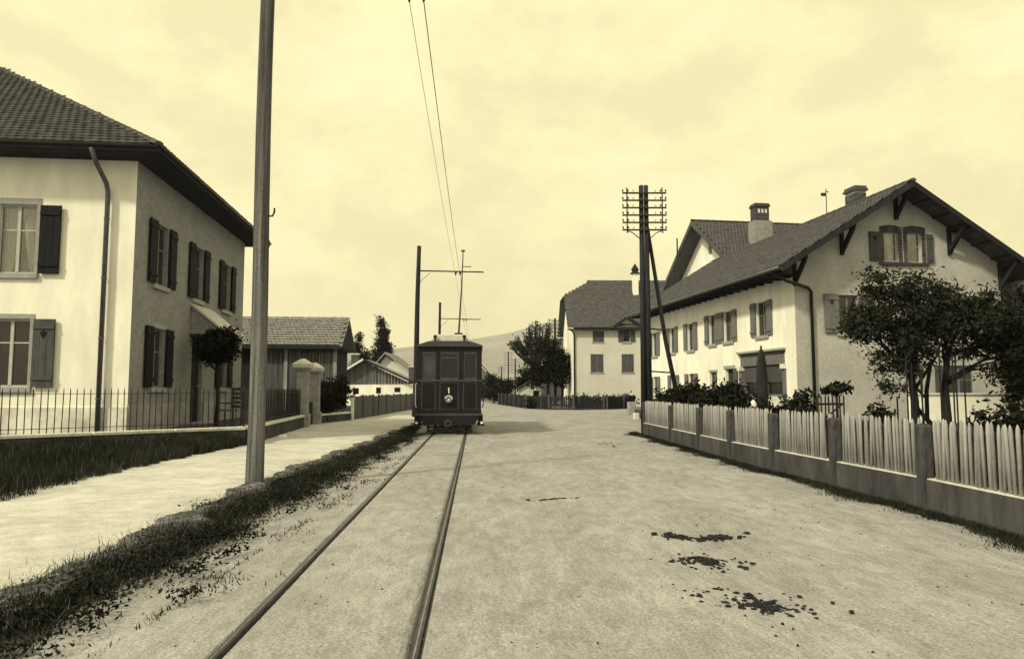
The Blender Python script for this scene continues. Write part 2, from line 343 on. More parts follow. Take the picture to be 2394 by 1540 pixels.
# ------------------------------------------------------------------ house kit
class Fr:
    def __init__(s, O, U, Nn): s.O = Vector(O); s.U = Vector(U); s.N = Vector(Nn)
    def __call__(s, u, d, z): return s.O+s.U*u+s.N*d+Vector((0, 0, z))
    def box(s, mb, u0, u1, d0, d1, z0, z1):
        return mb.hexa([s(u0, d0, z0), s(u1, d0, z0), s(u1, d1, z0), s(u0, d1, z0), s(u0, d0, z1), s(u1, d0, z1), s(u1, d1, z1), s(u0, d1, z1)])
def wall(H, name, fr, poly, holes, m, reveal=.16):
    """poly in (u, z); holes (u0, u1, z0, z1)"""
    loops = [[Vector((u, z, 0)) for u, z in poly]]+[[Vector(p+(0,)) for p in ((a, c), (a, d), (b, d), (b, c))] for a, b, c, d in holes]
    flat = [p for l in loops for p in l]; tris = tessellate_polygon(loops)
    mb = MB(); mb.add([fr(p.x, 0, p.y) for p in flat], tris)
    for a, b, c, d in holes:
        q = [(a, c), (a, d), (b, d), (b, c)]
        for i in range(4):
            p0, p1 = q[i], q[(i+1) % 4]
            mb.face([fr(p0[0], 0, p0[1]), fr(p1[0], 0, p1[1]), fr(p1[0], -reveal, p1[1]), fr(p0[0], -reveal, p0[1])])
    me = bpy.data.meshes.new(name); me.from_pydata(mb.v, [], mb.f)
    return link(name, me, m, H)
def shutter(H, fr, ua, ub, z0, z1, m, d=.035, battens=2, planks=0, emblem=False, swing=0., hinge=None, arch=False):
    """an open leaf lying on the wall, or swung out by `swing` degrees about u=hinge"""
    def pt(u, dd, z):
        if swing and hinge is not None:
            r = u-hinge; a = R(swing); return fr(hinge+r*math.cos(a), .02+abs(r)*math.sin(a)+dd-d, z)
        return fr(u, dd, z)
    def bx(mb, u0, u1, d0, d1, zz0, zz1):
        return mb.hexa([pt(u0, d0, zz0), pt(u1, d0, zz0), pt(u1, d1, zz0), pt(u0, d1, zz0), pt(u0, d0, zz1), pt(u1, d0, zz1), pt(u1, d1, zz1), pt(u0, d1, zz1)])
    s = bx(MB(), ua, ub, d, d+.03, z0, z1).build('shutter', m, H)
    if planks:
        w = (ub-ua)/planks
        for i in range(planks): bx(MB(), ua+i*w+.004, ua+(i+1)*w-.004, d+.032, d+.042, z0+.004, z1-.004).build('plank', m, s)
    if battens:
        hh = z1-z0
        for zb in ((z0+hh*.13, z0+hh*.88) if battens == 2 else (z0+hh*.1, z0+hh*.45, z0+hh*.9)):
            bx(MB(), ua+.01, ub-.01, d+.044, d+.068, zb-.04, zb+.04).build('batten', m, s)
    if emblem:
        uc = (ua+ub)/2; zc = z0+(z1-z0)*.78; e = MB(); dd = d+.046
        def P(u, z): return pt(uc+u, dd, zc+z)
        for pl in ([(0, .11), (.025, .05), (.012, -.03), (-.012, -.03), (-.025, .05)],
                   [(.02, -.02), (.05, .05), (.075, .05), (.07, .01), (.03, -.035)], [(-.02, -.02), (-.03, -.035), (-.07, .01), (-.075, .05), (-.05, .05)],
                   [(-.05, -.035), (.05, -.035), (.05, -.05), (-.05, -.05)], [(-.012, -.05), (.012, -.05), (.022, -.10), (-.022, -.10)]):
            e.ext([P(u, z) for u, z in pl], fr.N*.006)
        e.build('emblem', M_dark, s)
    return s
def window(H, fr, u0, u1, z0, z1, cols=2, bars=(.62,), fm=None, pm=None, reveal=.12, sill=True, lintel=0., sillm=None, curtain=None, side=0., sub=True):
    fm = fm or M_frame; pm = pm or M_glass; sillm = sillm or M_sill
    fb = MB(); t = .05; d0, d1 = -reveal-.03, -reveal+.02
    fr.box(fb, u0, u0+t, d0, d1, z0, z1); fr.box(fb, u1-t, u1, d0, d1, z0, z1)
    fr.box(fb, u0+t, u1-t, d0, d1, z0, z0+t); fr.box(fb, u0+t, u1-t, d0, d1, z1-t, z1)
    w = (u1-u0-2*t); us = [u0+t+w*i/cols for i in range(cols+1)]; h = z1-z0-2*t
    zs = [z0+t]+[z0+t+h*b for b in bars]+[z1-t]
    for i in range(1, cols): fr.box(fb, us[i]-.035, us[i]+.035, d0, d1+.012, z0+t, z1-t)
    for z in zs[1:-1]:
        for i in range(cols): fr.box(fb, us[i]+(.035 if i else 0), us[i+1]-(.035 if i < cols-1 else 0), d0+.008, d1-.004, z-.016, z+.016)
    wd = fb.build('window', fm, H)
    if sub:
        for i in range(cols):
            for za, zb in zip(zs, zs[1:]): fr.box(MB(), us[i], us[i+1], d0+.02, d0+.027, za, zb).build('pane', pm, wd)
    else:
        fr.box(MB(), u0+t, u1-t, d0+.02, d0+.027, z0+t, z1-t).build('pane', pm, wd)
    if sill: fr.box(MB(), u0-.10, u1+.10, -.10, .075, z0-.12, z0+.004).build('sill', sillm, wd, bevel=.01)
    if lintel: fr.box(MB(), u0-.10, u1+.10, -.02, .014, z1+.003, z1+lintel).build('lintel', sillm, wd)
    if side:
        for a, b in ((u0-side, u0-.002), (u1+.002, u1+side)): fr.box(MB(), a, b, -.02, .012, z0+.006, z1).build('jamb', sillm, wd)
    if curtain:
        for uc0, uc1, k in curtain:      # draped halves, drawn back towards the bottom
            cb = MB(); n = 18; rows = 8; vs = []
            for j in range(rows+1):
                zz = z1-t-(z1-z0-2*t)*j/rows; pull = k*(j/rows)**1.6
                for i in range(n+1):
                    a = i/n; uu = uc0+(uc1-uc0)*a; tgt = uc0 if k > 0 else uc1
                    uu = uu+(tgt-uu)*abs(pull); vs.append(fr(uu, -reveal-.16-.02*math.sin(a*22), zz))
            cb.add(vs, [(j*(n+1)+i, j*(n+1)+i+1, (j+1)*(n+1)+i+1, (j+1)*(n+1)+i) for j in range(rows) for i in range(n)])
            cb.build('curtain', M_curt, wd)
    return wd
def tile_mesh(tw, tl, th=.022):
    """one interlocking tile: rolled edge, lower edge lifted; local x across, y up the slope, z off the roof"""
    xs = [0, .2, .45, .72, 1.0]; zs = [.012, .034, .022, .012, .012]
    v = [];
    for k, (y, dz) in enumerate([(0, th), (tl*1.12, 0)]):
        v += [(x*tw*.985, y, z+dz) for x, z in zip(xs, zs)]
    v += [(x*tw*.985, 0, 0) for x in xs]
    f = [(i, i+1, 6+i, 5+i) for i in range(4)]+[(10+i, 11+i, i+1, i) for i in range(4)]+[(4, 14, 9), (10, 0, 5)]
    return v, f
def tile_roof(H, roof, O, E, U, inside, ncol, nrow, tw, tl, m, n_ind=0, world=None, name='roof_tile', seed=1, lift=.01, th=.03):
    """rows of tiles on the plane O + a*E + b*U; n_ind of those in view are objects, the rest one mesh"""
    O, E, U = Vector(O), Vector(E).normalized(), Vector(U).normalized(); Nn = E.cross(U).normalized()
    if Nn.z < 0: Nn = -Nn
    v, f = tile_mesh(tw, tl, th); rr = random.Random(seed); cells = []
    for j in range(nrow):
        for i in range(ncol):
            a = i*tw+(tw*.5 if j % 2 else 0); b = j*tl
            if inside(a+tw*.5, b+tl*.5): cells.append((a, b))
    ind = []
    if n_ind:
        W_ = world or Matrix.Identity(4); vis = [c for c in cells if in_view(W_ @ (O+E*c[0]+U*c[1]), 0)]
        vis.sort(key=lambda c: (W_ @ (O+E*c[0]+U*c[1])).length); ind = vis[:n_ind]
        me = bpy.data.meshes.new(name); me.from_pydata(v, [], f); me.materials.append(m)
        for a, b in ind:
            o = bpy.data.objects.new(name, me); COL.objects.link(o); o.parent = roof
            Mx = Matrix((E, U, Nn)).transposed().to_4x4(); Mx.translation = O+E*(a+rr.uniform(-.004, .004))+U*(b+rr.uniform(-.008, .008))+Nn*(lift+rr.uniform(0, .006))
            o.matrix_local = Mx
    rest = set(cells)-set(ind); vs = []; fs = []
    va = np.array(v); M3 = np.array([list(E), list(U), list(Nn)])
    for a, b in sorted(rest):
        base = np.array(O+E*(a+rr.uniform(-.004, .004))+U*(b+rr.uniform(-.008, .008))+Nn*(lift+rr.uniform(0, .008)))
        n0 = len(vs); vs += [tuple(p) for p in (va @ M3+base)]; fs += [tuple(x+n0 for x in q) for q in f]
    if vs:
        me = bpy.data.meshes.new('roof_tiles'); me.from_pydata(vs, [], fs); o = link('roof_tiles', me, m, roof); o['kind'] = 'stuff'
def ridge_tiles(roof, p, q, m, step=.36, r=.09, name='ridge_tile', lim=300):
    p, q = Vector(p), Vector(q); L = (q-p).length; n = max(1, int(L/step)); d = (q-p)/n; dn = d.normalized()
    a = dn.cross(Vector((0, 0, 1))).normalized(); b = a.cross(dn)
    for i in range(n):
        s = p+d*i; mb = MB(); vs = []
        for k, (pp, rad) in enumerate(((s-dn*.03, r*1.12), (s+d, r*.92))):
            vs += [pp+a*math.cos(t)*rad+b*(math.sin(t)*rad*.8) for t in [PI*j/6 for j in range(7)]]
        mb.add(vs, [(j, j+1, 8+j, 7+j) for j in range(6)]+[tuple(range(7))]); mb.build(name, m, roof)

# ------------------------------------------------------------------ left house
HL = thing('hipped_house', 'two storey white plastered house with hipped tile roof behind iron fence', 'house', (-8.94, 17.0, 0), R(6.0))
HLW = Matrix.Translation((-8.94, 17.0, 0)) @ Matrix.Rotation(R(6.0), 4, 'Z')
WD, DP, ZE = 19.0, 9.85, 6.86
fF = Fr((0, 0, 0), (-1, 0, 0), (0, -1, 0)); fS = Fr((0, 0, 0), (0, 1, 0), (1, 0, 0))
wf = [(2.2, 3.06, 4.09, 5.73), (2.22, 3.08, 1.46, 3.04)]
wall(HL, 'front_wall', fF, [(0, .1), (WD, .1), (WD, ZE), (0, ZE)], wf, M_white)
ws = [(1.27, 2.17, 4.08, 5.66), (4.22, 5.12, 4.08, 5.66), (7.2, 8.1, 4.08, 5.66), (1.27, 2.17, 1.46, 2.97), (7.1, 8.0, 1.46, 2.97)]
dr = (4.35, 5.35, .42, 2.95)
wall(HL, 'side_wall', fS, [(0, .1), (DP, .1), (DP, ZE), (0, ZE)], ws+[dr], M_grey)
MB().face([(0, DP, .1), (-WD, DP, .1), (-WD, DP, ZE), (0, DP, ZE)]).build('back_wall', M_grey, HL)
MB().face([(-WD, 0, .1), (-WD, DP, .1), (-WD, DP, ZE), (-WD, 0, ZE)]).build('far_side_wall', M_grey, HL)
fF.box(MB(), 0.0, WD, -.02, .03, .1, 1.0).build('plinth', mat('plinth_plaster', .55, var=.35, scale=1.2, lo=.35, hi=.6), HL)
fS.box(MB(), .0, dr[0]-.1, -.02, .03, .1, 1.05).build('plinth', mat('plinth_side_shade', .30, var=.25, scale=2, bump=.4), HL)  # darker than the front plinth, carrying on the side wall's painted shade
fS.box(MB(), dr[1]+.1, DP, -.02, .03, .1, 1.05).build('plinth', MATS['plinth_side_shade'], HL)
window(HL, fF, *wf[0], cols=2, bars=(.64,), pm=M_pane, lintel=.14, side=.1, curtain=[(2.25, 2.64, .55), (2.64, 3.02, -.55)])
window(HL, fF, *wf[1], cols=2, bars=(.66,), pm=M_glass, lintel=.11, side=.1)
shutter(HL, fF, 1.63, 2.09, 4.09, 5.70, M_shutd, planks=3, d=.05)
shutter(HL, fF, 3.18, 3.64, 4.09, 5.70, M_shutd, planks=3, d=.05)
shutter(HL, fF, 1.64, 2.11, 1.46, 3.03, M_shutm, planks=3, emblem=True, d=.05)
shutter(HL, fF, 3.20, 3.66, 1.46, 3.03, M_shutm, planks=3, emblem=True, d=.05)
for w_ in ws:
    low = w_[2] < 2
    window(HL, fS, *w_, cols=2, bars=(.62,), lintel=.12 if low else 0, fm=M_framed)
    shutter(HL, fS, w_[0]-.47, w_[0]-.01, w_[2], w_[3]+.02, M_shutd, planks=3)
    shutter(HL, fS, w_[1]+.01, w_[1]+.47, w_[2], w_[3]+.02, M_shutd, planks=3)
dd = fS.box(MB(), dr[0], dr[1], -.16, -.11, dr[2], dr[3]).build('door', M_shutd, HL)
for a, b, c, d_ in ((.08, .92, .12, .95), (.08, .92, 1.05, 2.3)): fS.box(MB(), dr[0]+a, dr[0]+b, -.108, -.095, dr[2]+c, dr[2]+d_).build('panel', M_boardd, dd)
fS.box(MB(), dr[0]+.86, dr[0]+.93, -.094, -.05, 1.5, 1.54).build('handle', M_brass, dd)
fS.box(MB(), dr[0]-.2, dr[1]+.2, .03, .45, .2, .46).build('door_step', M_sill, HL, bevel=.02)
# door canopy: lean-to roof with plastered cheeks
cz0, cz1, cp, ca, cb_ = 3.03, 3.83, .95, 4.15, 6.15
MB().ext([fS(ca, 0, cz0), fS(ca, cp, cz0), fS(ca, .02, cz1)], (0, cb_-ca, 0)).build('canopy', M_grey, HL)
MB().ext([fS(ca-.06, .0, cz1+.03), fS(ca-.06, cp+.1, cz0-.03), fS(ca-.06, cp+.1, cz0+.05), fS(ca-.06, .0, cz1+.11)], (0, cb_-ca+.12, 0)).build('canopy_roof', M_zinc if False else mat('zinc_sheet', .5, rough=.5, var=.15), HL)
fS.box(MB(), ca-.03, cb_+.03, .0, cp-.03, cz0-.10, cz0-.004).build('canopy_beam', M_soffit, HL)
# roof
OV = .72; ZR = 7.0; KR = .62
x0, x1, y0, y1 = -WD-OV, OV, -OV, DP+OV; hw = 8.4; zr = ZR+hw*KR
r0 = Vector((x1-hw, y0+hw, zr)); r1 = Vector((x0+hw, y0+hw, zr))
c00, c10, c11, c01 = [Vector(p) for p in ((x0, y0, ZR), (x1, y0, ZR), (x1, y1, ZR), (x0, y1, ZR))]
rf = MB(); rf.face([c00, c10, r0, r1]); rf.face([c10, c11, r0]); rf.face([c11, c01, r1, r0]); rf.face([c01, c00, r1]); rf.face([c00, c01, c11, c10])
roofL = rf.build('roof', M_tile, HL)
so_ = MB(); so_.box(x0+.02, x1-.02, y0+.02, y1-.02, ZE-.02, ZE+.06); so_.build('soffit', M_soffit, HL)
for a, b in ((c00, c10), (c10, c11)):
    n = Vector((0, -1, 0)) if a is c00 else Vector((1, 0, 0))
    MB().ext([a+n*.0, a+n*.03, a+n*.03-V3(0, 0, .14), a-V3(0, 0, .14)], b-a).build('fascia', M_soffit, HL)
    MB().tube([a+n*.06+V3(0, 0, -.03), b+n*.06+V3(0, 0, -.03)], .035, 8).build('gutter', M_iron, HL, smooth=True)
sl_ = math.sqrt(1+KR*KR); Uf = Vector((0, 1, KR)).normalized()
tile_roof(HL, roofL, c10+V3(0, -.05, -.01), (-1, 0, 0), Uf, lambda a, b: a > b/sl_*.98 and a < (x1-x0)-b/sl_, int((x1-x0)/.2)+1, int(hw*sl_/.27)+1, .2, .27, M_tile, 300, HLW)
tile_roof(HL, roofL, c10+V3(.05, 0, -.01), (0, 1, 0), Vector((-1, 0, KR)).normalized(), lambda a, b: a > b/sl_ and a < (y1-y0)-b/sl_*(y1-y0-hw)/hw, int((y1-y0)/.2)+1, int(hw*sl_/.27)+1, .2, .27, M_tile)
ridge_tiles(roofL, c10+V3(0, 0, .03), r0+V3(0, 0, .03), M_tile, .36, .10)
# downpipe on the front
dp = MB().tube([(-.72, -OV-.05, ZR-.1), (-.70, -.55, ZE-.25), (-.62, -.17, ZE-.62), (-.6, -.11, ZE-.8), (-.6, -.11, .3)], .055, 10).build('downpipe', M_zinc, HL, smooth=True)
for z in (1.2, 2.6, 4.0, 5.4): MB().lathe([(.066, -.02), (.066, .02)], (-.6, -.11, z), 10).build('bracket', M_zinc, dp)

# ------------------------------------------------------------------ right house
AR = math.atan2(.155, .988)
HR = thing('gabled_house', 'long white fronted house with tan gable end, tiled roof and cross wing', 'house', (10.17, 26.0, 0), AR)
gF = Fr((0, 0, 0), (0, 1, 0), (-1, 0, 0)); gG = Fr((0, 0, 0), (1, 0, 0), (0, -1, 0))
LEN, WR = 15.6, 8.4; RX, RZ, KK = 4.2, 8.9, .62; EO = 1.0; EZ = RZ-(RX+EO)*KK
def rz2(x): return RZ-abs(x-RX)*KK
up = [(2.0, 2.84, 3.5, 4.83), (4.95, 5.77, 3.47, 4.78), (6.6, 7.3, 3.45, 4.78), (9.05, 9.82, 3.32, 4.62), (11.5, 12.2, 3.32, 4.6), (14.1, 14.85, 3.28, 4.54)]
lo = [(4.92, 5.75, .45, 2.3), (6.6, 7.35, .9, 2.2), (9.05, 9.8, .95, 2.18), (11.4, 12.1, .95, 2.16), (14.1, 14.8, .95, 2.12)]
shop = (.88, 4.2, .45, 2.86)
wall(HR, 'front_wall', gF, [(0, .1), (LEN, .1), (LEN, rz2(0)-.13), (0, rz2(0)-.13)], up+lo+[shop], M_white, .2)
gw = [(3.62, 4.22, 6.12, 7.24), (4.58, 5.18, 6.10, 7.24), (1.70, 2.5, 3.45, 4.84), (5.9, 6.7, 3.45, 4.84), (5.95, 7.1, 1.0, 2.3)]
wall(HR, 'gable_wall', gG, [(0, .1), (WR, .1), (WR, rz2(WR)-.13), (RX, RZ-.13), (0, rz2(0)-.13)], gw, M_tan)
MB().face([(WR, 0, .1), (WR, LEN, .1), (WR, LEN, 6), (WR, 0, 6)]).build('back_wall', M_tan, HR)
MB().face([(0, LEN, .1), (WR, LEN, .1), (WR, LEN, 6), (RX, LEN, RZ-.2), (0, LEN, 6)]).build('end_wall', M_white, HR)
for i, w_ in enumerate(up):
    window(HR, gF, *w_, cols=2, bars=(.62,), fm=M_framed, sub=i < 3)
    sw = min(.42, w_[1]-w_[0]); lft, rgt = True, True
    if i == 1: lft, rgt = True, True
    shutter(HR, gF, w_[0]-.42, w_[0]-.01, w_[2], w_[3]+.02, M_shutl, battens=0 if i > 2 else 2, swing=0 if i else 0)
    shutter(HR, gF, w_[1]+.01, w_[1]+.42, w_[2], w_[3]+.02, M_shutl, battens=0 if i > 2 else 2)
for i, w_ in enumerate(lo):
    if i == 0:
        d_ = gF.box(MB(), w_[0], w_[1], -.2, -.14, w_[2], w_[3]).build('door', M_shutd, HR)
        gF.box(MB(), w_[0]+.12, w_[1]-.12, -.138, -.12, 1.3, 2.1).build('panel', M_glassf, d_); gF.box(MB(), w_[0]+.12, w_[1]-.12, -.138, -.12, .6, 1.15).build('panel', M_boardd, d_)
        gF.box(MB(), w_[0]-.12, w_[1]+.12, -.02, .03, w_[3]+.003, w_[3]+.14).build('door_lintel', M_sill, HR)
    else: window(HR, gF, *w_, cols=2, bars=(.6,), fm=M_framed, sub=False, lintel=.1 if i == 1 else 0)
    if i != 1:
        shutter(HR, gF, w_[0]-.4, w_[0]-.01, w_[2] if i else 1.0, w_[3], M_shutm if i == 0 else M_shutl, battens=0)
        if i: shutter(HR, gF, w_[1]+.01, w_[1]+.4, w_[2], w_[3], M_shutl, battens=0)
# shop front: fascia board with cornice, two windows with blinds, panelled stall riser
sf = gF.box(MB(), .80, 4.28, -.18, .02, 2.36, 2.80).build('shop_fascia', M_shutl, HR)
gF.box(MB(), .70, 4.38, -.1, .16, 2.87, 2.95).build('cornice', M_sill, sf); gF.box(MB(), .76, 4.32, -.1, .10, 2.803, 2.866).build('cornice', M_shutm, sf)
for a, b in ((.72, .90), (4.18, 4.36)):
    gF.box(MB(), a, b, -.18, .06, .45, 2.36).build('pilaster', M_shutl, sf); gF.box(MB(), a-.03, b+.03, -.17, .14, 2.18, 2.355).build('bracket', M_coping, sf)
gF.box(MB(), 2.42, 2.66, -.18, .04, .45, 2.355).build('pilaster', M_shutl, sf)
for a, b in ((.94, 2.38), (2.70, 4.14)):
    f_ = gF.box(MB(), a, b, -.17, -.05, .45, 1.16).build('stall_riser', M_coping, sf)
    wn = MB(); gF.box(wn, a, a+.09, -.17, -.08, 1.163, 2.35); gF.box(wn, b-.09, b, -.17, -.08, 1.163, 2.35); gF.box(wn, a+.09, b-.09, -.17, -.08, 1.163, 1.24); wo_ = wn.build('shop_window', M_framed, HR)
    gF.box(MB(), a+.09, b-.09, -.155, -.145, 1.24, 2.35).build('pane', M_glassf, wo_)
    gF.box(MB(), a+.06, b-.06, -.14, -.06, 1.70, 2.352).build('blind_and_glint', M_shutm, wo_)
# gable windows
for i, w_ in enumerate(gw):
    if i < 2:
        window(HR, gG, *w_, cols=1, bars=(.55,), pm=M_pane, sill=False, curtain=[(w_[0]+.27, w_[1]-.08, -.45)] if i == 0 else [(w_[0]+.05, w_[0]+.17, .5)])
        # brick surround
        sb = MB()
        for k in range(9): gG.box(MB(), w_[0]-.15, w_[0]-.003, -.02, .02, w_[2]+k*.125, w_[2]+k*.125+.11).build('brick', M_brick, HR); gG.box(MB(), w_[1]+.003, w_[1]+.15, -.02, .02, w_[2]+k*.125, w_[2]+k*.125+.11).build('brick', M_brick, HR)
        for k in range(8):
            t = (k-3.5)/4; uc = (w_[0]+w_[1])/2+t*.46; zc = w_[3]+.14-.07*t*t
            gG.box(MB(), uc-.05, uc+.05, -.02, .025, zc-.135, zc+.11).build('brick', M_brick, HR)
    else:
        window(HR, gG, *w_, cols=2, bars=(.6,), fm=M_framed, curtain=None)
        if i < 4:
            shutter(HR, gG, w_[0]-.58, w_[0]-.01, w_[2], w_[3]+.03, M_shutl, planks=3, emblem=i == 2); shutter(HR, gG, w_[1]+.01, w_[1]+.58, w_[2], w_[3]+.03, M_shutl, planks=3)
        else:
            shutter(HR, gG, w_[0]-.5, w_[0]-.01, w_[2], w_[3], M_shutm, planks=3)
gG.box(MB(), 3.4, 5.4, -.02, .08, 5.98, 6.095).build('sill', M_brick, HR)
shutter(HR, gG, 3.02, 3.45, 6.12, 7.22, M_shutm, planks=3, emblem=True); shutter(HR, gG, 5.36, 5.62, 6.10, 7.18, M_shutm, planks=2); 
# main roof
VO = -.95
def slab(mb, xa, xb, ya, yb, t=.12):
    za, zb = rz2(xa), rz2(xb); return mb.hexa([(xa, ya, za-t), (xb, ya, zb-t), (xb, yb, zb-t), (xa, yb, za-t), (xa, ya, za), (xb, ya, zb), (xb, yb, zb), (xa, yb, za)])
YE = LEN+.6
roofR = slab(MB(), -EO, RX, VO, YE).build('roof', M_tile2, HR); slab(MB(), RX, WR+EO, VO, YE).build('roof_slope', M_tile2, HR)
Us = Vector((1, 0, KK)).normalized(); sl2 = (RX+EO)*math.sqrt(1+KK*KK)
tile_roof(HR, roofR, (-EO-.04, VO, EZ-.0), (0, 1, 0), Us, lambda a, b: a < YE-VO and b < sl2, int((YE-VO)/.22)+1, int(sl2/.3)+1, .22, .30, M_tile2, seed=3)
ridge_tiles(roofR, (RX, VO, RZ+.02), (RX, YE, RZ+.02), M_tile2, .42, .11)
# verge boards and brackets
for sx in (-1, 1):
    xa, xb = (-EO, RX) if sx < 0 else (RX, WR+EO)
    mb = MB(); mb.ext([(xa, VO-.035, rz2(xa)-.20), (xb, VO-.035, rz2(xb)-.20), (xb, VO-.035, rz2(xb)+.03), (xa, VO-.035, rz2(xa)+.03)], (0, .03, 0)); mb.build('verge_board', M_boardd, HR)
for x in (-.0, 1.9, 4.15, 6.3, 8.38):
    z = rz2(x)-.22; b = MB(); b.bar((x, VO+.1, z), (x, .02, z), .13, .16); b.bar((x, VO+.18, z-.08), (x, -.02, z-.86), .12, .14); b.bar((x, -.06, z-.08), (x, -.06, z-.95), .12, .1)
    b.build('bracket', M_boardd, HR)
for x in np.arange(-.7, 8.9, .8):
    if abs(x-4.2) > .2: MB().bar((x, VO+.02, rz2(x)-.15), (x, .0, rz2(x)-.15), .09, .06).build('purlin_end', M_soffit, HR)
MB().box(-EO+.06, 0-.02, .02, YE-.1, EZ-.16, EZ-.13).build('soffit', M_soffit, HR)
for i in range(24): MB().bar((-EO+.08, .2+i*.66, EZ-.2), (-.02, .2+i*.66, EZ-.2), .09, .07).build('rafter_end', M_soffit, HR)
MB().tube([(-EO-.09, VO+.05, EZ-.06), (-EO-.09, YE, EZ-.06)], .075, 8).build('gutter', M_zinc, HR, smooth=True)
MB().tube([(-EO-.02, -.25, EZ-.1), (-.5, -.35, EZ-.42), (.45, -.14, EZ-.62), (.6, -.09, EZ-.75), (.6, -.09, .3)], .06, 8).build('downpipe', M_iron, HR, smooth=True)
# cross wing at the back, its gable over the main ridge
WX, WY, WZ, WK = 4.95, 18.5, 11.95, .68
wall(HR, 'wing_gable', Fr((WX, 0, 0), (0, 1, 0), (-1, 0, 0)), [(WY-5.0, 6), (WY+5.0, 6), (WY+5.0, WZ-5.0*WK-.15), (WY, WZ-.15), (WY-5.0, WZ-5.0*WK-.15)], [(WY-.75, WY-.25, 9.75, 10.5)], M_white)
MB().box(WX+.15, WX+.18, WY-.8, WY-.2, 9.7, 10.55).build('loft_opening', M_dark, HR)
for sg in (-1, 1):
    mb = MB(); ya, yb = WY+sg*5.6, WY; za = WZ-5.6*WK
    mb.hexa([(WX-.95, ya, za-.14), (14, ya, za-.14), (14, yb, WZ-.14), (WX-.95, yb, WZ-.14), (WX-.95, ya, za), (14, ya, za), (14, yb, WZ), (WX-.95, yb, WZ)]); rw = mb.build('wing_roof', M_tile2, HR)
    if sg < 0:
        tile_roof(HR, rw, (WX-.95, ya-.03, za), (1, 0, 0), Vector((0, 1, WK)).normalized(), lambda a, b: a < 9.9 and b < 6.75, 46, 23, .22, .30, M_tile2, seed=5)
    MB().ext([(WX-.99, ya, za-.30), (WX-.99, yb, WZ-.30), (WX-.99, yb, WZ+.03), (WX-.99, ya, za+.03)], (.03, 0, 0)).build('verge_board', M_board, HR)
    MB().ext([(WX-.93, ya, za-.30), (WX-.93, yb, WZ-.30), (WX-.93, yb, WZ-.26), (WX-.93, ya, za-.26)], (.92, 0, 0)).build('wing_soffit', M_board, HR)
ridge_tiles(rw, (WX-.95, WY, WZ+.02), (13.9, WY, WZ+.02), M_tile2, .45, .11)
wallw = MB().box(WX+.2, 13.5, WY-4.9, WY+4.9, .1, WZ-5.0*WK-.2).build('wing_wall', M_white, HR)
# chimneys
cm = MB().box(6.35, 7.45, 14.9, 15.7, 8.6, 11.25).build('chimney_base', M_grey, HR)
def brick_stack(par, xa, xb, ya, yb, z0, z1):
    st = MB().box(xa+.012, xb-.012, ya+.012, yb-.012, z0, z1).build('chimney', M_sill, par); n = int((z1-z0)/.12)
    for j in range(n):
        off = .12 if j % 2 else 0; z = z0+j*.12
        x = xa-(.12 if j % 2 else 0)
        while x < xb-.01:
            a, b = max(x, xa), min(x+.235, xb)
            if b-a > .05: MB().box(a, b, ya, ya+.1, z+.006, z+.114).build('brick', M_brick, st)
            x += .245
        y = ya+.103
        while y < yb-.01:
            b = min(y+.235, yb)
            if b-y > .05: MB().box(xa, xa+.1, y, b, z+.006, z+.114).build('brick', M_brick, st)
            y += .245
    MB().box(xa-.06, xb+.06, ya-.06, yb+.06, z1, z1+.09).build('cap', M_brick, st); MB().box(xa-.02, xb+.02, ya-.02, yb+.02, z1+.09, z1+.2).build('cap', M_brick, st)
    return st
s1 = brick_stack(HR, 6.48, 7.32, 15.0, 15.65, 11.25, 12.1)
for a in (6.62, 6.84, 7.06): MB().box(a, a+.12, 14.99, 15.02, 11.72, 11.95).build('vent', M_coping, s1)
s2 = brick_stack(HR, 4.45, 4.95, 2.75, 3.45, 8.3, 9.6)
MB().tube([(RX, 4.4, RZ), (RX, 4.4, 10.1)], .02, 6).build('mast', M_iron, HR); MB().box(RX-.22, RX-.03, 4.35, 4.45, 9.78, 9.9).build('mast_insulator', M_iron, HR); MB().box(RX-.02, RX+.12, 4.38, 4.42, 9.95, 9.98).build('mast_insulator', M_iron, HR)
MB().tube([(WX-1.2, 20.3, 8.6), (WX-1.2, 20.3, 11.2)], .05, 6).build('stovepipe', M_iron, HR)
# annex in the corner on the right
ax = MB().box(WR+.02, 13.5, .55, 9, .1, 6.2).build('annex', M_brick, HR)
for j in range(50):
    x = WR+.03-(.12 if j % 2 else 0)
    while x < WR+2.0:
        a, b = max(x, WR+.03), x+.25
        MB().box(a, b-.012, .535, .56, 2.62+j*.07, 2.62+j*.07+.06).build('brick', M_brick, ax); x += .25
slab(MB(), WR+.3, 13.5, .2, 9, .1).build('annex_roof', M_tile2, HR) if False else None

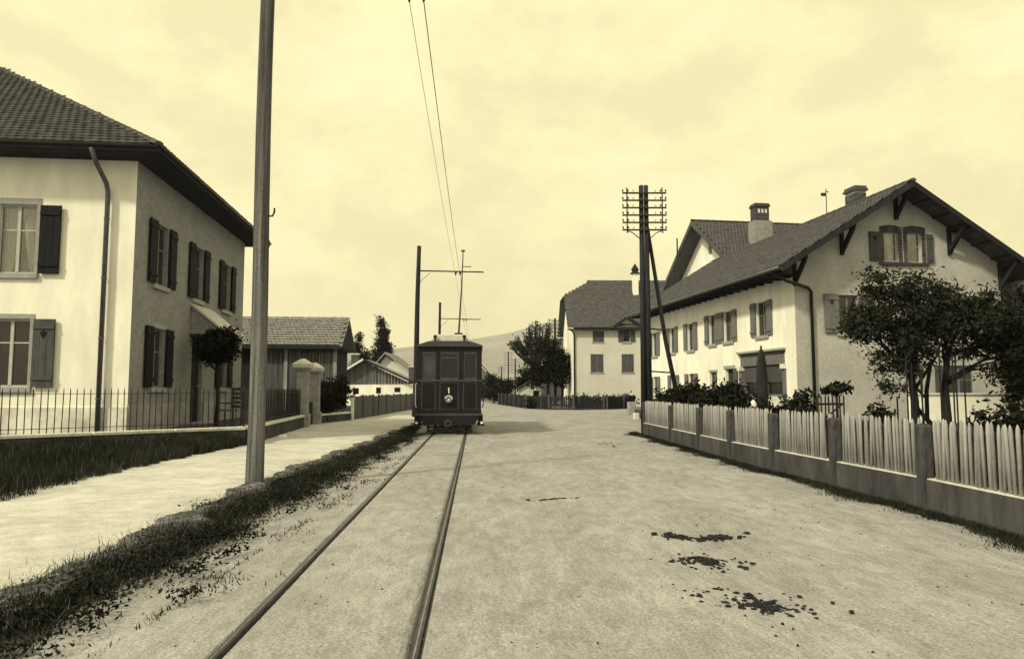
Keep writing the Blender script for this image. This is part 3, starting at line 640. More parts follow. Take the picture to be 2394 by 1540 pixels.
# wooden lean-to, white garden wall and small fence before the gable
LT = thing('lean_to_shed', 'dark wooden lean-to with slatted top beside the tan gable', 'shed', (10.17, 26.0, 0), AR)
for i in range(12): MB().box(WR+.05+i*.2, WR+.24+i*.2, -.5+(i % 2)*.012, -.46, .3, 2.02).build('board', M_boardd, LT)
for i in range(16): MB().box(WR+.06+i*.15, WR+.13+i*.15, -.5, -.46, 2.1, 2.36).build('slat', M_boardd, LT)
MB().box(WR+.02, WR+2.5, -.52, -.44, 2.03, 2.09).build('rail', M_boardd, LT); MB().box(WR+.0, WR+2.5, -.6, .5, 2.38, 2.46).build('roof', M_soffit, LT); MB().box(WR+.02, WR+2.5, .3, .5, .3, 2.37).build('back_panel', M_dark, LT)
WW = thing('garden_wall', 'low bright white wall below the tan gable behind the fruit tree', 'wall', (10.17, 26.0, 0), AR)
MB().box(2.86, 8.25, -2.2, -1.95, .2, 1.24).build('wall_body', M_wpaint, WW); MB().box(2.82, 8.3, -2.25, -1.9, 1.243, 1.30).build('coping', M_coping, WW)

def slat_fence(name, label, cat, p, q, z0, z1, step, w, m, group=None, rails=2, brace=False):
    T = thing(name, label, cat, (p[0], p[1], 0), math.atan2(q[1]-p[1], q[0]-p[0]), group); L = math.hypot(q[0]-p[0], q[1]-p[1])
    me = MB().ext([(0, -.01, 0), (w, -.01, 0), (w, -.01, (z1-z0)-.04), (w/2, -.01, z1-z0), (0, -.01, (z1-z0)-.04)], (0, .02, 0)).mesh('slat'); me.materials.append(m)
    for i in range(int(L/step)+1):
        o = link('slat', me, None, T, (i*step, 0, z0)); o.rotation_euler = (0, random.uniform(-.02, .02), 0)
    for k in range(rails):
        z = z0+(z1-z0)*(.2+.55*k); MB().box(0, L, .011, .05, z-.03, z+.03).build('rail', m, T)
    if brace: MB().bar((0.05, .03, z0+.2*(z1-z0)), (L-.05, .03, z0+.75*(z1-z0)), .05, .03).build('brace', m, T)
    return T
slat_fence('slatted_gate', 'small dark slatted gate with diagonal brace before the tan gable', 'gate', (8.35, 20.0), (9.12, 20.05), .3, 1.25, .105, .035, M_boardd, brace=True)
slat_fence('slat_screen', 'short row of grey slats before the white garden wall at right', 'fence', (14.0, 19.5), (15.7, 19.8), .3, 1.05, .12, .07, M_board)

# ------------------------------------------------------------------ half-hipped house across the side street
H3 = thing('half_hipped_house', 'tan plastered house with half-hipped roof and closed grey shutters', 'house', (4.95, 58, 0), R(1.0))
h3 = Fr((0, 0, 0), (1, 0, 0), (0, -1, 0)); E3, R3, HW3 = 6.75, 10.85, 4.7
w3 = [(1.5, 2.42, 5.2, 6.1), (3.95, 4.5, 5.22, 6.25), (1.32, 2.35, 2.78, 4.25), (3.8, 4.78, 2.78, 4.25)]
wall(H3, 'front_wall', h3, [(0, 0), (9.5, 0), (9.5, E3), (0, E3)], w3, M_tan2)
l3 = Fr((0, 0, 0), (0, 1, 0), (-1, 0, 0))
wall(H3, 'side_wall', l3, [(0, 0), (2*HW3, 0), (2*HW3, E3), (HW3+1.6, 9.3), (HW3-1.6, 9.3), (0, E3)], [], M_white)
for i, w_ in enumerate(w3):
    if i == 1:
        window(H3, h3, *w_, cols=1, bars=(.5,), fm=M_framed, pm=M_glassf); shutter(H3, h3, w_[0]-.4, w_[0]-.01, w_[2], w_[3], M_shutm, battens=0); shutter(H3, h3, w_[1]+.01, w_[1]+.4, w_[2], w_[3], M_shutm, battens=0)
    else:
        um = (w_[0]+w_[1])/2
        for a, b in ((w_[0]+.01, um-.008), (um+.008, w_[1]-.01)): h3.box(MB(), a, b, -.06, -.01, w_[2]+.01, w_[3]-.01).build('shutter', M_shutm, H3)
        h3.box(MB(), w_[0]-.06, w_[1]+.06, -.05, .05, w_[2]-.09, w_[2]+.004).build('sill', M_sill, H3)
k3 = (R3-E3)/(HW3+.0); ov3 = .5; hz = 9.3; hx = 1.9
mb = MB(); A = (-.55, -ov3, E3-ov3*k3*.8+.1); 
def z3(y): return R3-abs(y-HW3)*k3
yh = HW3-(R3-hz)/k3
mb.add([(-.55, -ov3, z3(-ov3)), (9.9, -ov3, z3(-ov3)), (9.9, HW3, R3), (hx, HW3, R3), (-.55, yh, hz), (-.55, 2*HW3-yh, hz), (-.55, 2*HW3+ov3, z3(-ov3)), (9.9, 2*HW3+ov3, z3(-ov3))],
       [(0, 1, 2, 3, 4), (3, 2, 7, 6, 5), (4, 3, 5)])
ro3 = mb.build('roof', M_tile2, H3)
mb = MB(); mb.ext([(-.53, -ov3+.03, z3(-ov3)-.16), (9.9, -ov3+.03, z3(-ov3)-.16), (9.9, 0, z3(-ov3)-.16), (-.53, 0, z3(-ov3)-.16)], (0, 0, .08)); mb.build('soffit', M_soffit, H3)
U3 = Vector((0, 1, k3)).normalized(); s3 = math.sqrt(1+k3*k3)
tile_roof(H3, ro3, (-.55, -ov3-.03, z3(-ov3)), (1, 0, 0), U3, lambda a, b: b/s3 < HW3+ov3 and (b/s3-ov3 < yh or a > (b/s3-ov3-yh)/(HW3-yh)*(hx+.55)), 48, 25, .22, .3, M_tile2, seed=9)
MB().tube([(-.4, -ov3-.05, z3(-ov3)-.1), (-.1, -.1, E3-.7), (.02, -.08, E3-1.0), (.02, -.08, .2)], .07, 8).build('downpipe', M_iron, H3, smooth=True)
# eyebrow gablet over the upper right window
mb = MB(); gx = 4.25; 
mb.add([(gx-1.35, -ov3-.06, 6.35-.05), (gx, -ov3-.06, 6.35+.95), (gx+1.35, -ov3-.06, 6.35-.05), (gx, 1.0, 6.35+.95), (gx-1.35, .1, 6.35-.02), (gx+1.35, .1, 6.35-.02)], [(0, 1, 3, 4), (1, 2, 5, 3)]); gb = mb.build('gablet_roof', M_tile2, H3)
MB().ext([(gx-1.35, -ov3-.07, 6.35-.12), (gx, -ov3-.07, 6.35+.88), (gx+1.35, -ov3-.07, 6.35-.12), (gx+1.2, -ov3-.07, 6.35-.12), (gx, -ov3-.07, 6.35+.70), (gx-1.2, -ov3-.07, 6.35-.12)], (0, .05, 0)).build('verge_board', M_soffit, H3)
MB().ext([(gx-1.1, -.2, 6.35-.15), (gx, -.2, 6.35+.7), (gx+1.1, -.2, 6.35-.15)], (0, .1, 0)).build('gablet_wall', M_tan2, H3)
ch = MB().box(5.35, 5.8, 2.9, 3.4, 8.3, 11.2).build('chimney', M_wpaint, H3); MB().lathe([(.42, 11.2), (.42, 11.3), (.28, 11.34), (.28, 11.55), (.36, 11.56), (.02, 12.1)], (5.57, 3.15, 0), 6).build('cap', M_soffit, ch)

# ------------------------------------------------------------------ tram and track
TR = thing('tram_track', 'pair of steel rails running along the gravel road', 'rails')
for s in (-1, 1):
    m_ = MB(); yy_ = np.arange(-2, 75, 1.0)
    for y in (-2,):
        p, q = (track_x(-2)+s*GA, -2), (track_x(75)+s*GA, 75)
        m_.hexa([(p[0]-.0215, p[1], -.04), (p[0]+.0215, p[1], -.04), (q[0]+.0215, q[1], -.04), (q[0]-.0215, q[1], -.04), (p[0]-.019, p[1], .010), (p[0]+.019, p[1], .010), (q[0]+.019, q[1], .010), (q[0]-.019, q[1], .010)])
    rl = m_.build('rail', M_rail, TR)
    MB().face([(p[0]-.005, p[1], .0125), (p[0]+.005, p[1], .0125), (q[0]+.005, q[1], .0125), (q[0]-.005, q[1], .0125)]).build('worn_head', M_head, rl)
TM = thing('tram_car', 'small dark electric tram car coming along the rails', 'tram', (track_x(23.0), 23.0, 0), R(2.8))
TW = 1.0; ZF, ZT = .63, 2.76; TL = 7.4
bd = MB(); bd.box(-TW, TW, .0, TL, ZF, 1.70); 
bd.box(-TW, TW, .0, TL, 2.62, ZT); body = bd.build('body', M_tram, TM)
for x0_, x1_ in ((-TW, -.87), (-.43, -.30), (.29, .44), (.86, TW)): MB().box(x0_, x1_, .0, .1, 1.703, 2.617).build('window_post', M_tram, TM)
for x0_, x1_ in ((-.87, -.43), (-.30, .29), (.44, .86)):
    wn = MB(); 
    for b in ((x0_+.002, x0_+.045, .02, .07, 1.72, 2.6), (x1_-.045, x1_-.002, .02, .07, 1.72, 2.6), (x0_+.045, x1_-.045, .02, .07, 1.72, 1.79), (x0_+.045, x1_-.045, .02, .07, 2.53, 2.6)): wn.box(*b)
    if x0_ == -.30: wn.box(x0_+.045, x1_-.045, .02, .07, 2.38, 2.43)
    f_ = wn.build('window', M_tramt, TM); MB().box(x0_+.04, x1_-.04, .045, .052, 1.76, 2.56).build('pane', M_glassf, f_)
    if x0_ == -.87: f_.children[0].data.materials[0] = M_glasst
    if x0_ == .44: MB().box(.62, .80, .053, .058, 1.80, 2.22).build('blind_and_glint', M_shutm, f_)  # pale slip added as the light patch reflected in the right pane
    # raised panel below with beaded frame
    pn = MB().box(x0_+.02, x1_-.02, -.012, -.001, .80, 1.62).build('panel', M_tramp, TM)
    for b in ((x0_-.005, x0_+.02, -.022, -.001, .78, 1.64), (x1_-.02, x1_+.005, -.022, -.001, .78, 1.64), (x0_+.02, x1_-.02, -.022, -.001, 1.62, 1.64), (x0_+.02, x1_-.02, -.022, -.001, .78, .80)): MB().box(*b).build('beading', M_tramt, pn)
MB().box(-TW-.015, TW+.015, -.03, .0, 1.665, 1.715).build('waist_rail', M_tramt, TM)
MB().box(-TW-.03, TW+.03, -.05, TL+.03, .60, .66).build('sill_plate', M_tramt, TM)
for s in (-1, 1):
    for k in range(6):
        a = .35+k*1.15; MB().box(s*TW-.012, s*TW+.012, a, a+.95, 1.74, 2.58).build('side_window', M_glassf, TM)
    for k in range(7): MB().box(s*TW-.03 if s > 0 else s*TW-.02, s*TW+.02 if s > 0 else s*TW+.03, .1+k*1.15, .3+k*1.15, 1.703, 2.617).build('side_post', M_tram, TM)
    MB().tube([(s*(TW+.04), .12, .85), (s*(TW+.07), .12, .95), (s*(TW+.07), .12, 1.55), (s*(TW+.04), .12, 1.62)], .015, 6).build('grab_rail', M_brass if s < 0 else M_tramt, TM)  # left rail in bright metal, its highlight put into the colour
    st = MB(); st.box(s*TW-.12, s*TW+.10, .1, 1.0, .28, .33); st.box(s*TW-.10, s*TW+.06, .12, .98, .33, .60); st.build('step', M_tram, TM)
    MB().box(s*TW-.02*(s > 0)-.06*(s < 0)+.0, s*TW+.06*(s > 0)+.02*(s < 0), .03, .09, .34, .40).build('step_edge', M_wpaint, TM)
# roof: curved edge and raised canvas monitor
rp = [(-TW-.05, ZT), (TW+.05, ZT), (TW+.03, ZT+.05), (.66, ZT+.17), (-.66, ZT+.17), (-TW-.03, ZT+.05)]
MB().ext([(x, -.08, z+.002) for x, z in rp], (0, TL+.16, 0)).build('roof', M_tramt, TM)
MB().ext([(-.62, .10, ZT+.174), (.62, .10, ZT+.174), (.50, .10, ZT+.40), (-.50, .10, ZT+.40)], (0, TL-.2, 0)).build('roof_monitor', M_roofc, TM, bevel=.03)
for x in (-.46, .46): MB().lathe([(.035, ZT+.17), (.03, ZT+.27), (.055, ZT+.30), (.05, ZT+.37)], (x, -.0, 0), 8).build('lamp_iron', M_tram, TM)
# headlamp with half-round hood and the figure above it
lm = MB().lathe([(.135, 0), (.135, .07), (.12, .09)], (-.015, -.012, 1.10), 20, 'y').build('headlamp', M_tramt, TM, smooth=False)
MB().lathe([(.105, 0), (.085, .02), (.0, .035)], (-.015, -.10, 1.10), 20, 'y').build('lens', M_lens, lm, smooth=True)
hd = MB(); 
pts_ = [(math.cos(R(a)), math.sin(R(a))) for a in range(8, 173, 12)]
hd.ext([(-.015+.138*c, -.165, 1.10+.138*s) for c, s in pts_]+[(-.015+.088*c, -.165, 1.10+.088*s) for c, s in pts_[::-1]], (0, .06, 0)); hd.build('lamp_hood', M_hood, lm)
MB().lathe([(.03, 0), (.02, .02), (0.0, .03)], (-.015, -.14, 1.08), 10, 'y').build('bulb', M_wpaint, lm)
nb = MB(); nb.box(-.027, .0, -.030, -.024, 1.29, 1.47); nb.ext([(-.027, -.030, 1.47), (-.045, -.030, 1.44), (-.045, -.030, 1.42), (-.027, -.030, 1.44)], (0, .006, 0)); nb.build('number_one', M_wpaint, TM)
# bumper, coupling, underframe, wheels, lifeguard
MB().ext([(-.78, -.04, .30), (.78, -.04, .30), (.92, -.04, .50), (.92, -.04, .60), (-.92, -.04, .60), (-.92, -.04, .50)], (0, .2, 0)).build('buffer_beam', M_tram, TM)
bf = MB().lathe([(.05, 0), (.05, .15), (.115, .16), (.115, .19)], (-.03, -.04, .37), 18, 'y').build('buffer', M_tramt, TM); MB().lathe([(.06, 0), (.05, .012)], (-.03, -.232, .37), 14, 'y').build('buffer_boss', M_dark, bf)
for y in (1.9, 5.2):
    for s in (-1, 1):
        wh = MB().tube([(s*GA-.05, y, .36), (s*GA+.05, y, .36)], .345, 20).build('wheel', M_iron, TM)
    MB().tube([(-GA, y, .36), (GA, y, .36)], .06, 8).build('axle', M_iron, TM)
MB().box(-.75, .75, .9, 6.4, .38, .58).build('underframe', M_tram, TM)
lg = MB()
lg.box(-.72, .72, .25, .3, .06, .14); lg.box(-.72, .72, .25, .3, .2, .26)
for k in range(7): lg.box(-.7+k*.22, -.64+k*.22, .25, .3, .14, .30)
lg.build('lifeguard', M_iron, TM)
# trolley pole
MB().ext([(-.02, 2.3, ZT+.40), (.44, 2.3, ZT+.40), (.36, 2.3, ZT+.62), (.10, 2.3, ZT+.62)], (0, .6, 0)).build('trolley_base', M_tram, TM)
tp_ = MB().tube([(.22, 2.6, ZT+.6), (.26, 5.2, 5.4), (.28, 6.8, 7.12)], [.035, .028, .02], 6).build('trolley_pole', M_iron, TM)
MB().box(.20, .36, 6.7, 6.8, 7.1, 7.16).build('trolley_wheel', M_iron, tp_); MB().bar((.26, 6.1, 6.36), (.62, 6.1, 6.36), .03).build('trolley_hook', M_iron, tp_)

# ------------------------------------------------------------------ poles and wires
def bracket_pole(label, x, y, top, r0, r1, m, arm_z, arm_x, lean=0.):
    T = thing('tram_pole', label, 'pole', (x, y, 0), 0, 'poles carrying the tram wire')
    n = 9; pts = []; rs = []
    for i in range(n):
        t = i/(n-1); pts.append((lean*t+.012*math.sin(t*7), .01*math.sin(t*5+1), -.1+(top+.1)*t)); rs.append(r0+(r1-r0)*t+(.0 if i else .01))
    mb_ = MB().tube(pts, rs, 26 if y < 20 else 14)
    if y < 20:
        kr = random.Random(4); fl_ = [1+kr.choice((-.05, -.02, 0, .01, .015, .03))*.8 for _ in range(26)]
        for q_ in range(len(mb_.v)):
            v_ = Vector(mb_.v[q_]); c_ = Vector(pts[q_//26]); mb_.v[q_] = tuple(c_+(v_-c_)*(fl_[q_ % 26]+kr.uniform(-.006, .006)))
    mb_.build('mast', m, T, smooth=y > 20)
    MB().lathe([(r1*1.15, top-.01), (r1*1.15, top+.02), (.02, top+.05)], (lean, 0, 0), 10).build('cap', M_iron, T)
    MB().tube([(lean*.85, 0, arm_z+.03), (arm_x-x, 0, arm_z-.04)], .035, 8).build('arm', M_iron, T)
    if y > 20: MB().tube([(lean*.7, 0, arm_z-.85), (.25, 0, arm_z-.45), (.7, 0, arm_z-.08)], .012, 6).build('arm_stay', M_iron, T)
    for dx in (-.2, .02):
        xx = track_x(y)+dx-.0-x; q = MB().lathe([(.02, arm_z-.02), (.05, arm_z-.06), (.06, arm_z-.12), (.03, arm_z-.16), (.012, arm_z-.22)], (xx, 0, 0), 10).build('insulator', M_iron, T)
    return T
P1 = bracket_pole('thick weathered wooden pole in the foreground left of the rails', -3.73, 10.67, 8.4, .122, .10, M_pole, 7.52, -.95)
MB().tube([(.10, 0, 3.98), (.16, 0, 3.98), (.185, 0, 4.04), (.185, 0, 4.10)], .014, 6).build('hook', M_iron, P1)
bracket_pole('slender dark pole with side arm just left of the tram', -4.78, 36.0, 8.55, .15, .10, M_poled, 7.3, -1.42, lean=.12)
bracket_pole('distant dark pole with side arm rising behind the tram roof', -5.98, 60.0, 8.6, .13, .10, M_poled, 7.25, -2.6)
def wire(label, pts, r):
    return tag(MB().tube(pts, r, 5).build('overhead_wire', M_iron), label, 'wire')
for dx, lb, r_ in ((-.2, 'thinner left one of the two tram wires over the track', .005), (.02, 'darker right one of the two tram wires over the track', .008)):
    pts = []
    ss = [(-14, 7.32), (10.67, 7.32), (36, 7.1), (60, 7.05), (85, 7.1)]
    for (a, za), (b, zb) in zip(ss, ss[1:]):
        for t in np.linspace(0, 1, 13)[:-1]: y = a+(b-a)*t; pts.append((track_x(y)+dx, y, za+(zb-za)*t-.35*4*t*(1-t)*((b-a)/25)**2*.5))
    wire(lb, pts, r_)

def telegraph(label, x, y, H_, rad, aw, z_top, nar, step, double=False, m=None, rz=0., parts=True):
    T = thing('telegraph_pole', label, 'pole', (x, y, 0), rz, 'telegraph poles with crossarms')
    offs = (-rad*.98, rad*.98) if double else (0,)
    for o in offs: MB().tube([(o*1.15, 0, -.1), (o, 0, H_*.5), (o*.95, 0, H_)], [rad*1.15, rad, rad*.88], 12).build('mast', m or M_poled, T, smooth=True)
    for k in range(nar):
        z = z_top-k*step; a = MB().box(-aw, aw, -rad-.06, -rad+.0, z-.022, z+.022).build('crossarm', M_iron, T)
        xs_ = [-aw+.02, -aw*.74, -aw*.5, aw*.5, aw*.74, aw-.02]
        if parts:
            for xx in xs_: MB().lathe([(.008, z+.022), (.008, z+.05), (.026, z+.055), (.03, z+.09), (.012, z+.12)], (xx, -rad-.03, 0), 6).build('insulator', M_porc if abs(xx) < aw*.6 else M_iron, a)
        else:
            ib = MB()
            for xx in xs_: ib.box(xx-.03, xx+.03, -rad-.06, -rad, z+.023, z+.10)
            ib.build('insulators', M_iron, a)
    if parts:
        for s in (-1, 1):
            MB().bar((s*aw*.8, -rad-.08, z_top+.17), (s*aw*.8, -rad-.08, z_top-(nar-1)*step-.12), .035).build('tie_rod', M_iron, T)
            zb = z_top-(nar-1)*step; MB().tube([(s*aw*.78, -rad-.03, zb-.03), (s*aw*.55, -rad-.03, zb-.09), (s*rad*2, -rad-.03, zb-.28)], .017, 6).build('arm_brace', M_iron, T)
    return T
TP = telegraph('tall double telegraph pole with six crossarms behind the picket fence', 4.33, 23.5, 8.1, .085, .72, 7.82, 6, .245, True)
MB().tube([(.12, .05, 6.7), (.75, .5, 3.0), (1.42, .9, 0)], [.06, .07, .085], 10).build('strut', M_poled, TP, smooth=True)
MB().bar((.1, .0, 3.38), (.72, .4, 3.36), .045).build('tie_bar', M_iron, TP); MB().bar((.1, 0, 2.0), (1.05, .62, 1.96), .045).build('tie_bar', M_iron, TP)
telegraph('far telegraph pole with crossarms in front of the dark trees', 3.68, 62, 7.5, .10, .62, 7.3, 6, .33, False)
for i, (px, Y, H_, lb) in enumerate([(1172, 150, 6.2, 'leftmost of the three tiny telegraph poles in the distance'), (1188, 130, 8.2, 'middle and tallest of the three tiny distant telegraph poles'), (1204, 118, 6.5, 'rightmost of the three tiny distant telegraph poles')]):
    telegraph(lb, (px-1196.5)/1700*Y, Y, H_, .12, .8, H_-.25, 6, .42, False, parts=False)

# ------------------------------------------------------------------ left boundary: low wall, railing, gate pillars, fences
lw = [(-13.6, 10.8), (-10.0, 14.22), (-6.45, 17.6), (-7.45, 25.75)]
LWL = thing('low_garden_wall', 'low stone wall with pale coping carrying the iron railing', 'wall')
def wall_run(par, pts, z0, z1, w, m, cm, ch=.07):
    for (a, b) in zip(pts, pts[1:]):
        MB().bar((a[0], a[1], (z0+z1)/2), (b[0], b[1], (z0+z1)/2), w, z1-z0).build('wall_body', m, par)
        a_, b_ = Vector((a[0], a[1], z1+ch/2+.003)), Vector((b[0], b[1], z1+ch/2+.003)); L = (b_-a_).length; n = max(1, int(L/1.5))
        for i in range(n): MB().bar(a_.lerp(b_, i/n+.004), a_.lerp(b_, (i+1)/n-.004), w+.08, ch).build('coping_stone', cm, par, bevel=.012)
wall_run(LWL, lw, -.05, .45, .26, M_conc, M_coping)
FEN = thing('iron_railing', 'black iron railing of thin spiked bars on the low wall', 'railing')
bar_me = MB().tube([(0, 0, 0), (0, 0, .86), (0, 0, .93)], [.011, .011, .002], 6).mesh('bar'); bar_me.materials.append(M_iron)
for si, (a, b) in enumerate(zip(lw, lw[1:])):
    L = math.hypot(b[0]-a[0], b[1]-a[1]); n = int(L/.128)
    for i in range(n):
        t = (i+.5)/n; link('bar', bar_me, None, FEN, (a[0]+(b[0]-a[0])*t, a[1]+(b[1]-a[1])*t, .52), (random.uniform(-.012, .012), random.uniform(-.012, .012), 0))
    for z in (.62, 1.32): MB().bar((a[0], a[1], z), (b[0], b[1], z), .03, .012).build('rail', M_iron, FEN)
for p in lw[1:3]: MB().tube([(p[0], p[1], .45), (p[0], p[1], 1.5)], .028, 8).build('post', M_iron, FEN)
def pillar(label, x, y, h, w):
    T = thing('gate_pillar', label, 'pillar', (x, y, 0), R(7), 'gate pillars')
    MB().box(-w/2-.06, w/2+.06, -w/2-.06, w/2+.06, -.05, .55).build('base', M_stone, T, bevel=.02)
    MB().box(-w/2, w/2, -w/2, w/2, .55, h-.42).build('shaft', M_stone, T, bevel=.03); MB().box(-w/2-.05, w/2+.05, -w/2-.05, w/2+.05, h-.42, h-.34).build('necking', M_stone, T, bevel=.015)
    c = MB(); a, b = w/2+.13, w/2+.10
    c.hexa([(-b, -b, h-.34), (b, -b, h-.34), (b, b, h-.34), (-b, b, h-.34), (-a, -a, h-.20), (a, -a, h-.20), (a, a, h-.20), (-a, a, h-.20)])
    c.hexa([(-a, -a, h-.199), (a, -a, h-.199), (a, a, h-.199), (-a, a, h-.199), (-.06, -.06, h), (.06, -.06, h), (.06, .06, h), (-.06, .06, h)]); c.build('cap', M_coping, T, bevel=.02)
pillar('nearer stone gate pillar with pyramid cap beside the iron railing', -7.5, 26.15, 2.52, .42); pillar('farther stone gate pillar with pyramid cap before the dark hedge', -7.72, 28.55, 2.46, .40)
GT = thing('garden_gate', 'dark low wooden gate between the two stone pillars', 'gate', (-7.55, 26.5, 0), math.atan2(1.7, -.15))
for i in range(11): MB().box(.05+i*.15, .18+i*.15, -.02, .02, .1, .95).build('board', M_boardd, GT)
MB().box(.02, 1.72, .021, .06, .3, .38).build('rail', M_boardd, GT); MB().box(.02, 1.72, .021, .06, .75, .83).build('rail', M_boardd, GT)
LW2 = thing('hedge_wall', 'low wall with pale coping under the dark hedge past the gate', 'wall'); wall_run(LW2, [(-7.72, 28.8), (-7.15, 32.0)], -.05, .38, .28, M_conc, M_coping)
HGv = thing('hedge', 'dark clipped hedge on the low wall past the gate pillars', 'hedge', (-7.75, 30.5, 0), 0)
cs, pts = clusters([((.0, -1.3+i*.65, 1.0), (.35, .5, .72)) for i in range(5)], 160, 30, .13, 41, .3); link('foliage', fastmesh('foliage', leaf_quads(pts, .06, seed=41), 4), M_leafd, HGv)
MB().tube([(0, -1, .3), (0, 0, .35), (0, 1, .3)], .04, 6).build('stem', M_bark, HGv)
tag(HGv)
PF = thing('board_fence', 'grey vertical board fence along the left path near the tram', 'fence')
pfp = [(-7.1, 32.3), (-6.95, 38), (-6.8, 47), (-6.7, 58)]
bv = []; bf_ = []
for a, b in zip(pfp, pfp[1:]):
    L = math.hypot(b[0]-a[0], b[1]-a[1]); n = int(L/.15)
    for i in range(n):
        t0, t1 = (i+.04)/n, (i+.96)/n; h = 1.12+random.uniform(-.04, .04); A_ = (a[0]+(b[0]-a[0])*t0, a[1]+(b[1]-a[1])*t0); B_ = (a[0]+(b[0]-a[0])*t1, a[1]+(b[1]-a[1])*t1); o_ = random.uniform(0, .015)
        k0 = len(bv); bv += [(A_[0]+o_, A_[1], .02), (B_[0]+o_, B_[1], .02), (B_[0]+o_-.025, B_[1], .02), (A_[0]+o_-.025, A_[1], .02), (A_[0]+o_, A_[1], h), (B_[0]+o_, B_[1], h), (B_[0]+o_-.025, B_[1], h), (A_[0]+o_-.025, A_[1], h)]
        bf_ += [tuple(k0+j for j in q) for q in ((4, 5, 6, 7), (0, 1, 5, 4), (1, 2, 6, 5), (2, 3, 7, 6), (3, 0, 4, 7))]
    for i in range(int(L/2.2)+1):
        t = min(1, i*2.2/L); x, y = a[0]+(b[0]-a[0])*t, a[1]+(b[1]-a[1])*t; MB().box(x-.02, x+.05, y-.05, y+.05, 0, 1.18).build('post', M_board, PF)
me = bpy.data.meshes.new('boards'); me.from_pydata(bv, [], bf_); link('boards', me, M_board, PF)['kind'] = 'stuff'
for x, y in ((-7.2, 32.05), (-7.0, 32.2)): pass
WP = thing('white_post', 'short white painted post at the start of the board fence', 'post', (-6.98, 32.0, 0)); MB().box(-.06, .06, -.06, .06, 0, 1.0).build('shaft', M_wpaint, WP, bevel=.01); MB().box(-.08, .08, -.08, .08, 1.0, 1.06).build('cap', M_wpaint, WP)
ST = thing('white_stone', 'small white block lying on the path near the low wall', 'stone', (-6.35, 20.35, .06), .3)
bm_ = MB().hexa([(-.12, -.06, 0), (.11, -.07, 0), (.12, .06, 0), (-.11, .07, 0), (-.10, -.05, .11), (.10, -.06, .12), (.09, .05, .12), (-.11, .05, .10)]); bm_.build('block', M_wpaint, ST, bevel=.015)

# ------------------------------------------------------------------ left background: topiary, bench, shed, barn, poplars
tree('topiary_tree', 'round clipped ball tree on a thin stem beside the house door', 'tree', (-8.28, 20.5, .4), [(0, 0, 0), (.02, 0, .8), (0, 0, 1.8)], [.06, .05, .045], [((0, 0, 2.2), (.50, .50, .46)), ((.1, 0, 2.38), (.40, .40, .38)), ((-.15, 0, 2.05), (.4, .4, .3))], 260, 30, .10, .05, 11, leafm=M_leafd, nlimb=5)
BN = thing('garden_bench', 'slatted garden bench against the house wall behind the railing', 'bench', (-7.85, 20.2, .4), R(-55))
for k in range(5): MB().box(-.5, .5, .2, .225, .5+k*.12, .58+k*.12).build('back_slat', M_board, BN)
for k in range(4): MB().box(-.5, .5, -.22+k*.105, -.13+k*.105, .43, .455).build('seat_slat', M_board, BN)
for sx in (-.45, .45):
    for y_, h_ in ((-.2, .43), (.23, 1.06)): MB().box(sx-.025, sx+.025, y_, y_+.04, 0, h_).build('leg', M_iron, BN)
    MB().box(sx-.02, sx+.02, -.2, .23, .62, .65).build('armrest', M_iron, BN)
SH = thing('garden_shed', 'wooden garden shed with bright tiled roof beyond the gate pillars', 'shed', (-8.72, 36, 0), R(5))
for i in range(38): MB().box(-5.9+i*.155, -5.755+i*.155, -.012-(i % 3)*.006, .02, .3, 3.42).build('board', M_boardd if i < 14 else M_board, SH)
for x in (-.03, -2.4): MB().box(x-.08, x+.08, -.10, .02, .3, 3.45).build('post', M_stone, SH)
sr = MB(); za, zb = 3.55, 5.12
sr.hexa([(-6.4, -.5, za-.1), (.35, -.5, za-.1), (.35, 2.2, zb-.1), (-6.4, 2.2, zb-.1), (-6.4, -.5, za), (.35, -.5, za), (.35, 2.2, zb), (-6.4, 2.2, zb)])
rs_ = sr.build('roof', M_tileL, SH); MB().hexa([(-6.4, 2.2, zb-.1), (.35, 2.2, zb-.1), (.35, 4.9, za-.1), (-6.4, 4.9, za-.1), (-6.4, 2.2, zb), (.35, 2.2, zb), (.35, 4.9, za), (-6.4, 4.9, za)]).build('roof_slope', M_tileL, SH)
Ush = Vector((0, 2.7, zb-za)).normalized(); tile_roof(SH, rs_, (-6.4, -.54, za), (1, 0, 0), Ush, lambda a, b: a < 6.7 and b < 3.05, 34, 12, .2, .28, M_tileL, seed=15, th=.06)
MB().box(-6.4, .36, -.55, -.50, za-.16, za-.02).build('gutter', M_soffit, SH)
MB().ext([(.30, -.5, za-.1), (.30, 2.2, zb-.1), (.30, 4.9, za-.1)], (.03, 0, 0)).build('gable_boards', M_boardd, SH); MB().box(-.1, -.04, .03, 4.4, .3, 3.5).build('side_wall', M_boardd, SH)
ridge_tiles(rs_, (-6.4, 2.2, zb+.02), (.35, 2.2, zb+.02), M_tileL, .4, .1)
BR = thing('small_barn', 'low white walled barn with gable boards beyond the board fence', 'barn', (-14.2, 60, 0), R(3))
b3 = Fr((0, 0, 0), (1, 0, 0), (0, -1, 0))
wall(BR, 'wall', b3, [(0, 0), (6.0, 0), (6.0, 1.85), (0, 1.85)], [(1.1, 1.6, 1.05, 1.55), (3.0, 3.4, 1.1, 1.6), (4.5, 5.0, 1.2, 1.6)], M_white)
for a, b, c, d in ((1.1, 1.6, 1.05, 1.55), (3.0, 3.4, 1.1, 1.6), (4.5, 5.0, 1.2, 1.6)): b3.box(MB(), a, b, -.12, -.1, c, d).build('window', M_glassf, BR)
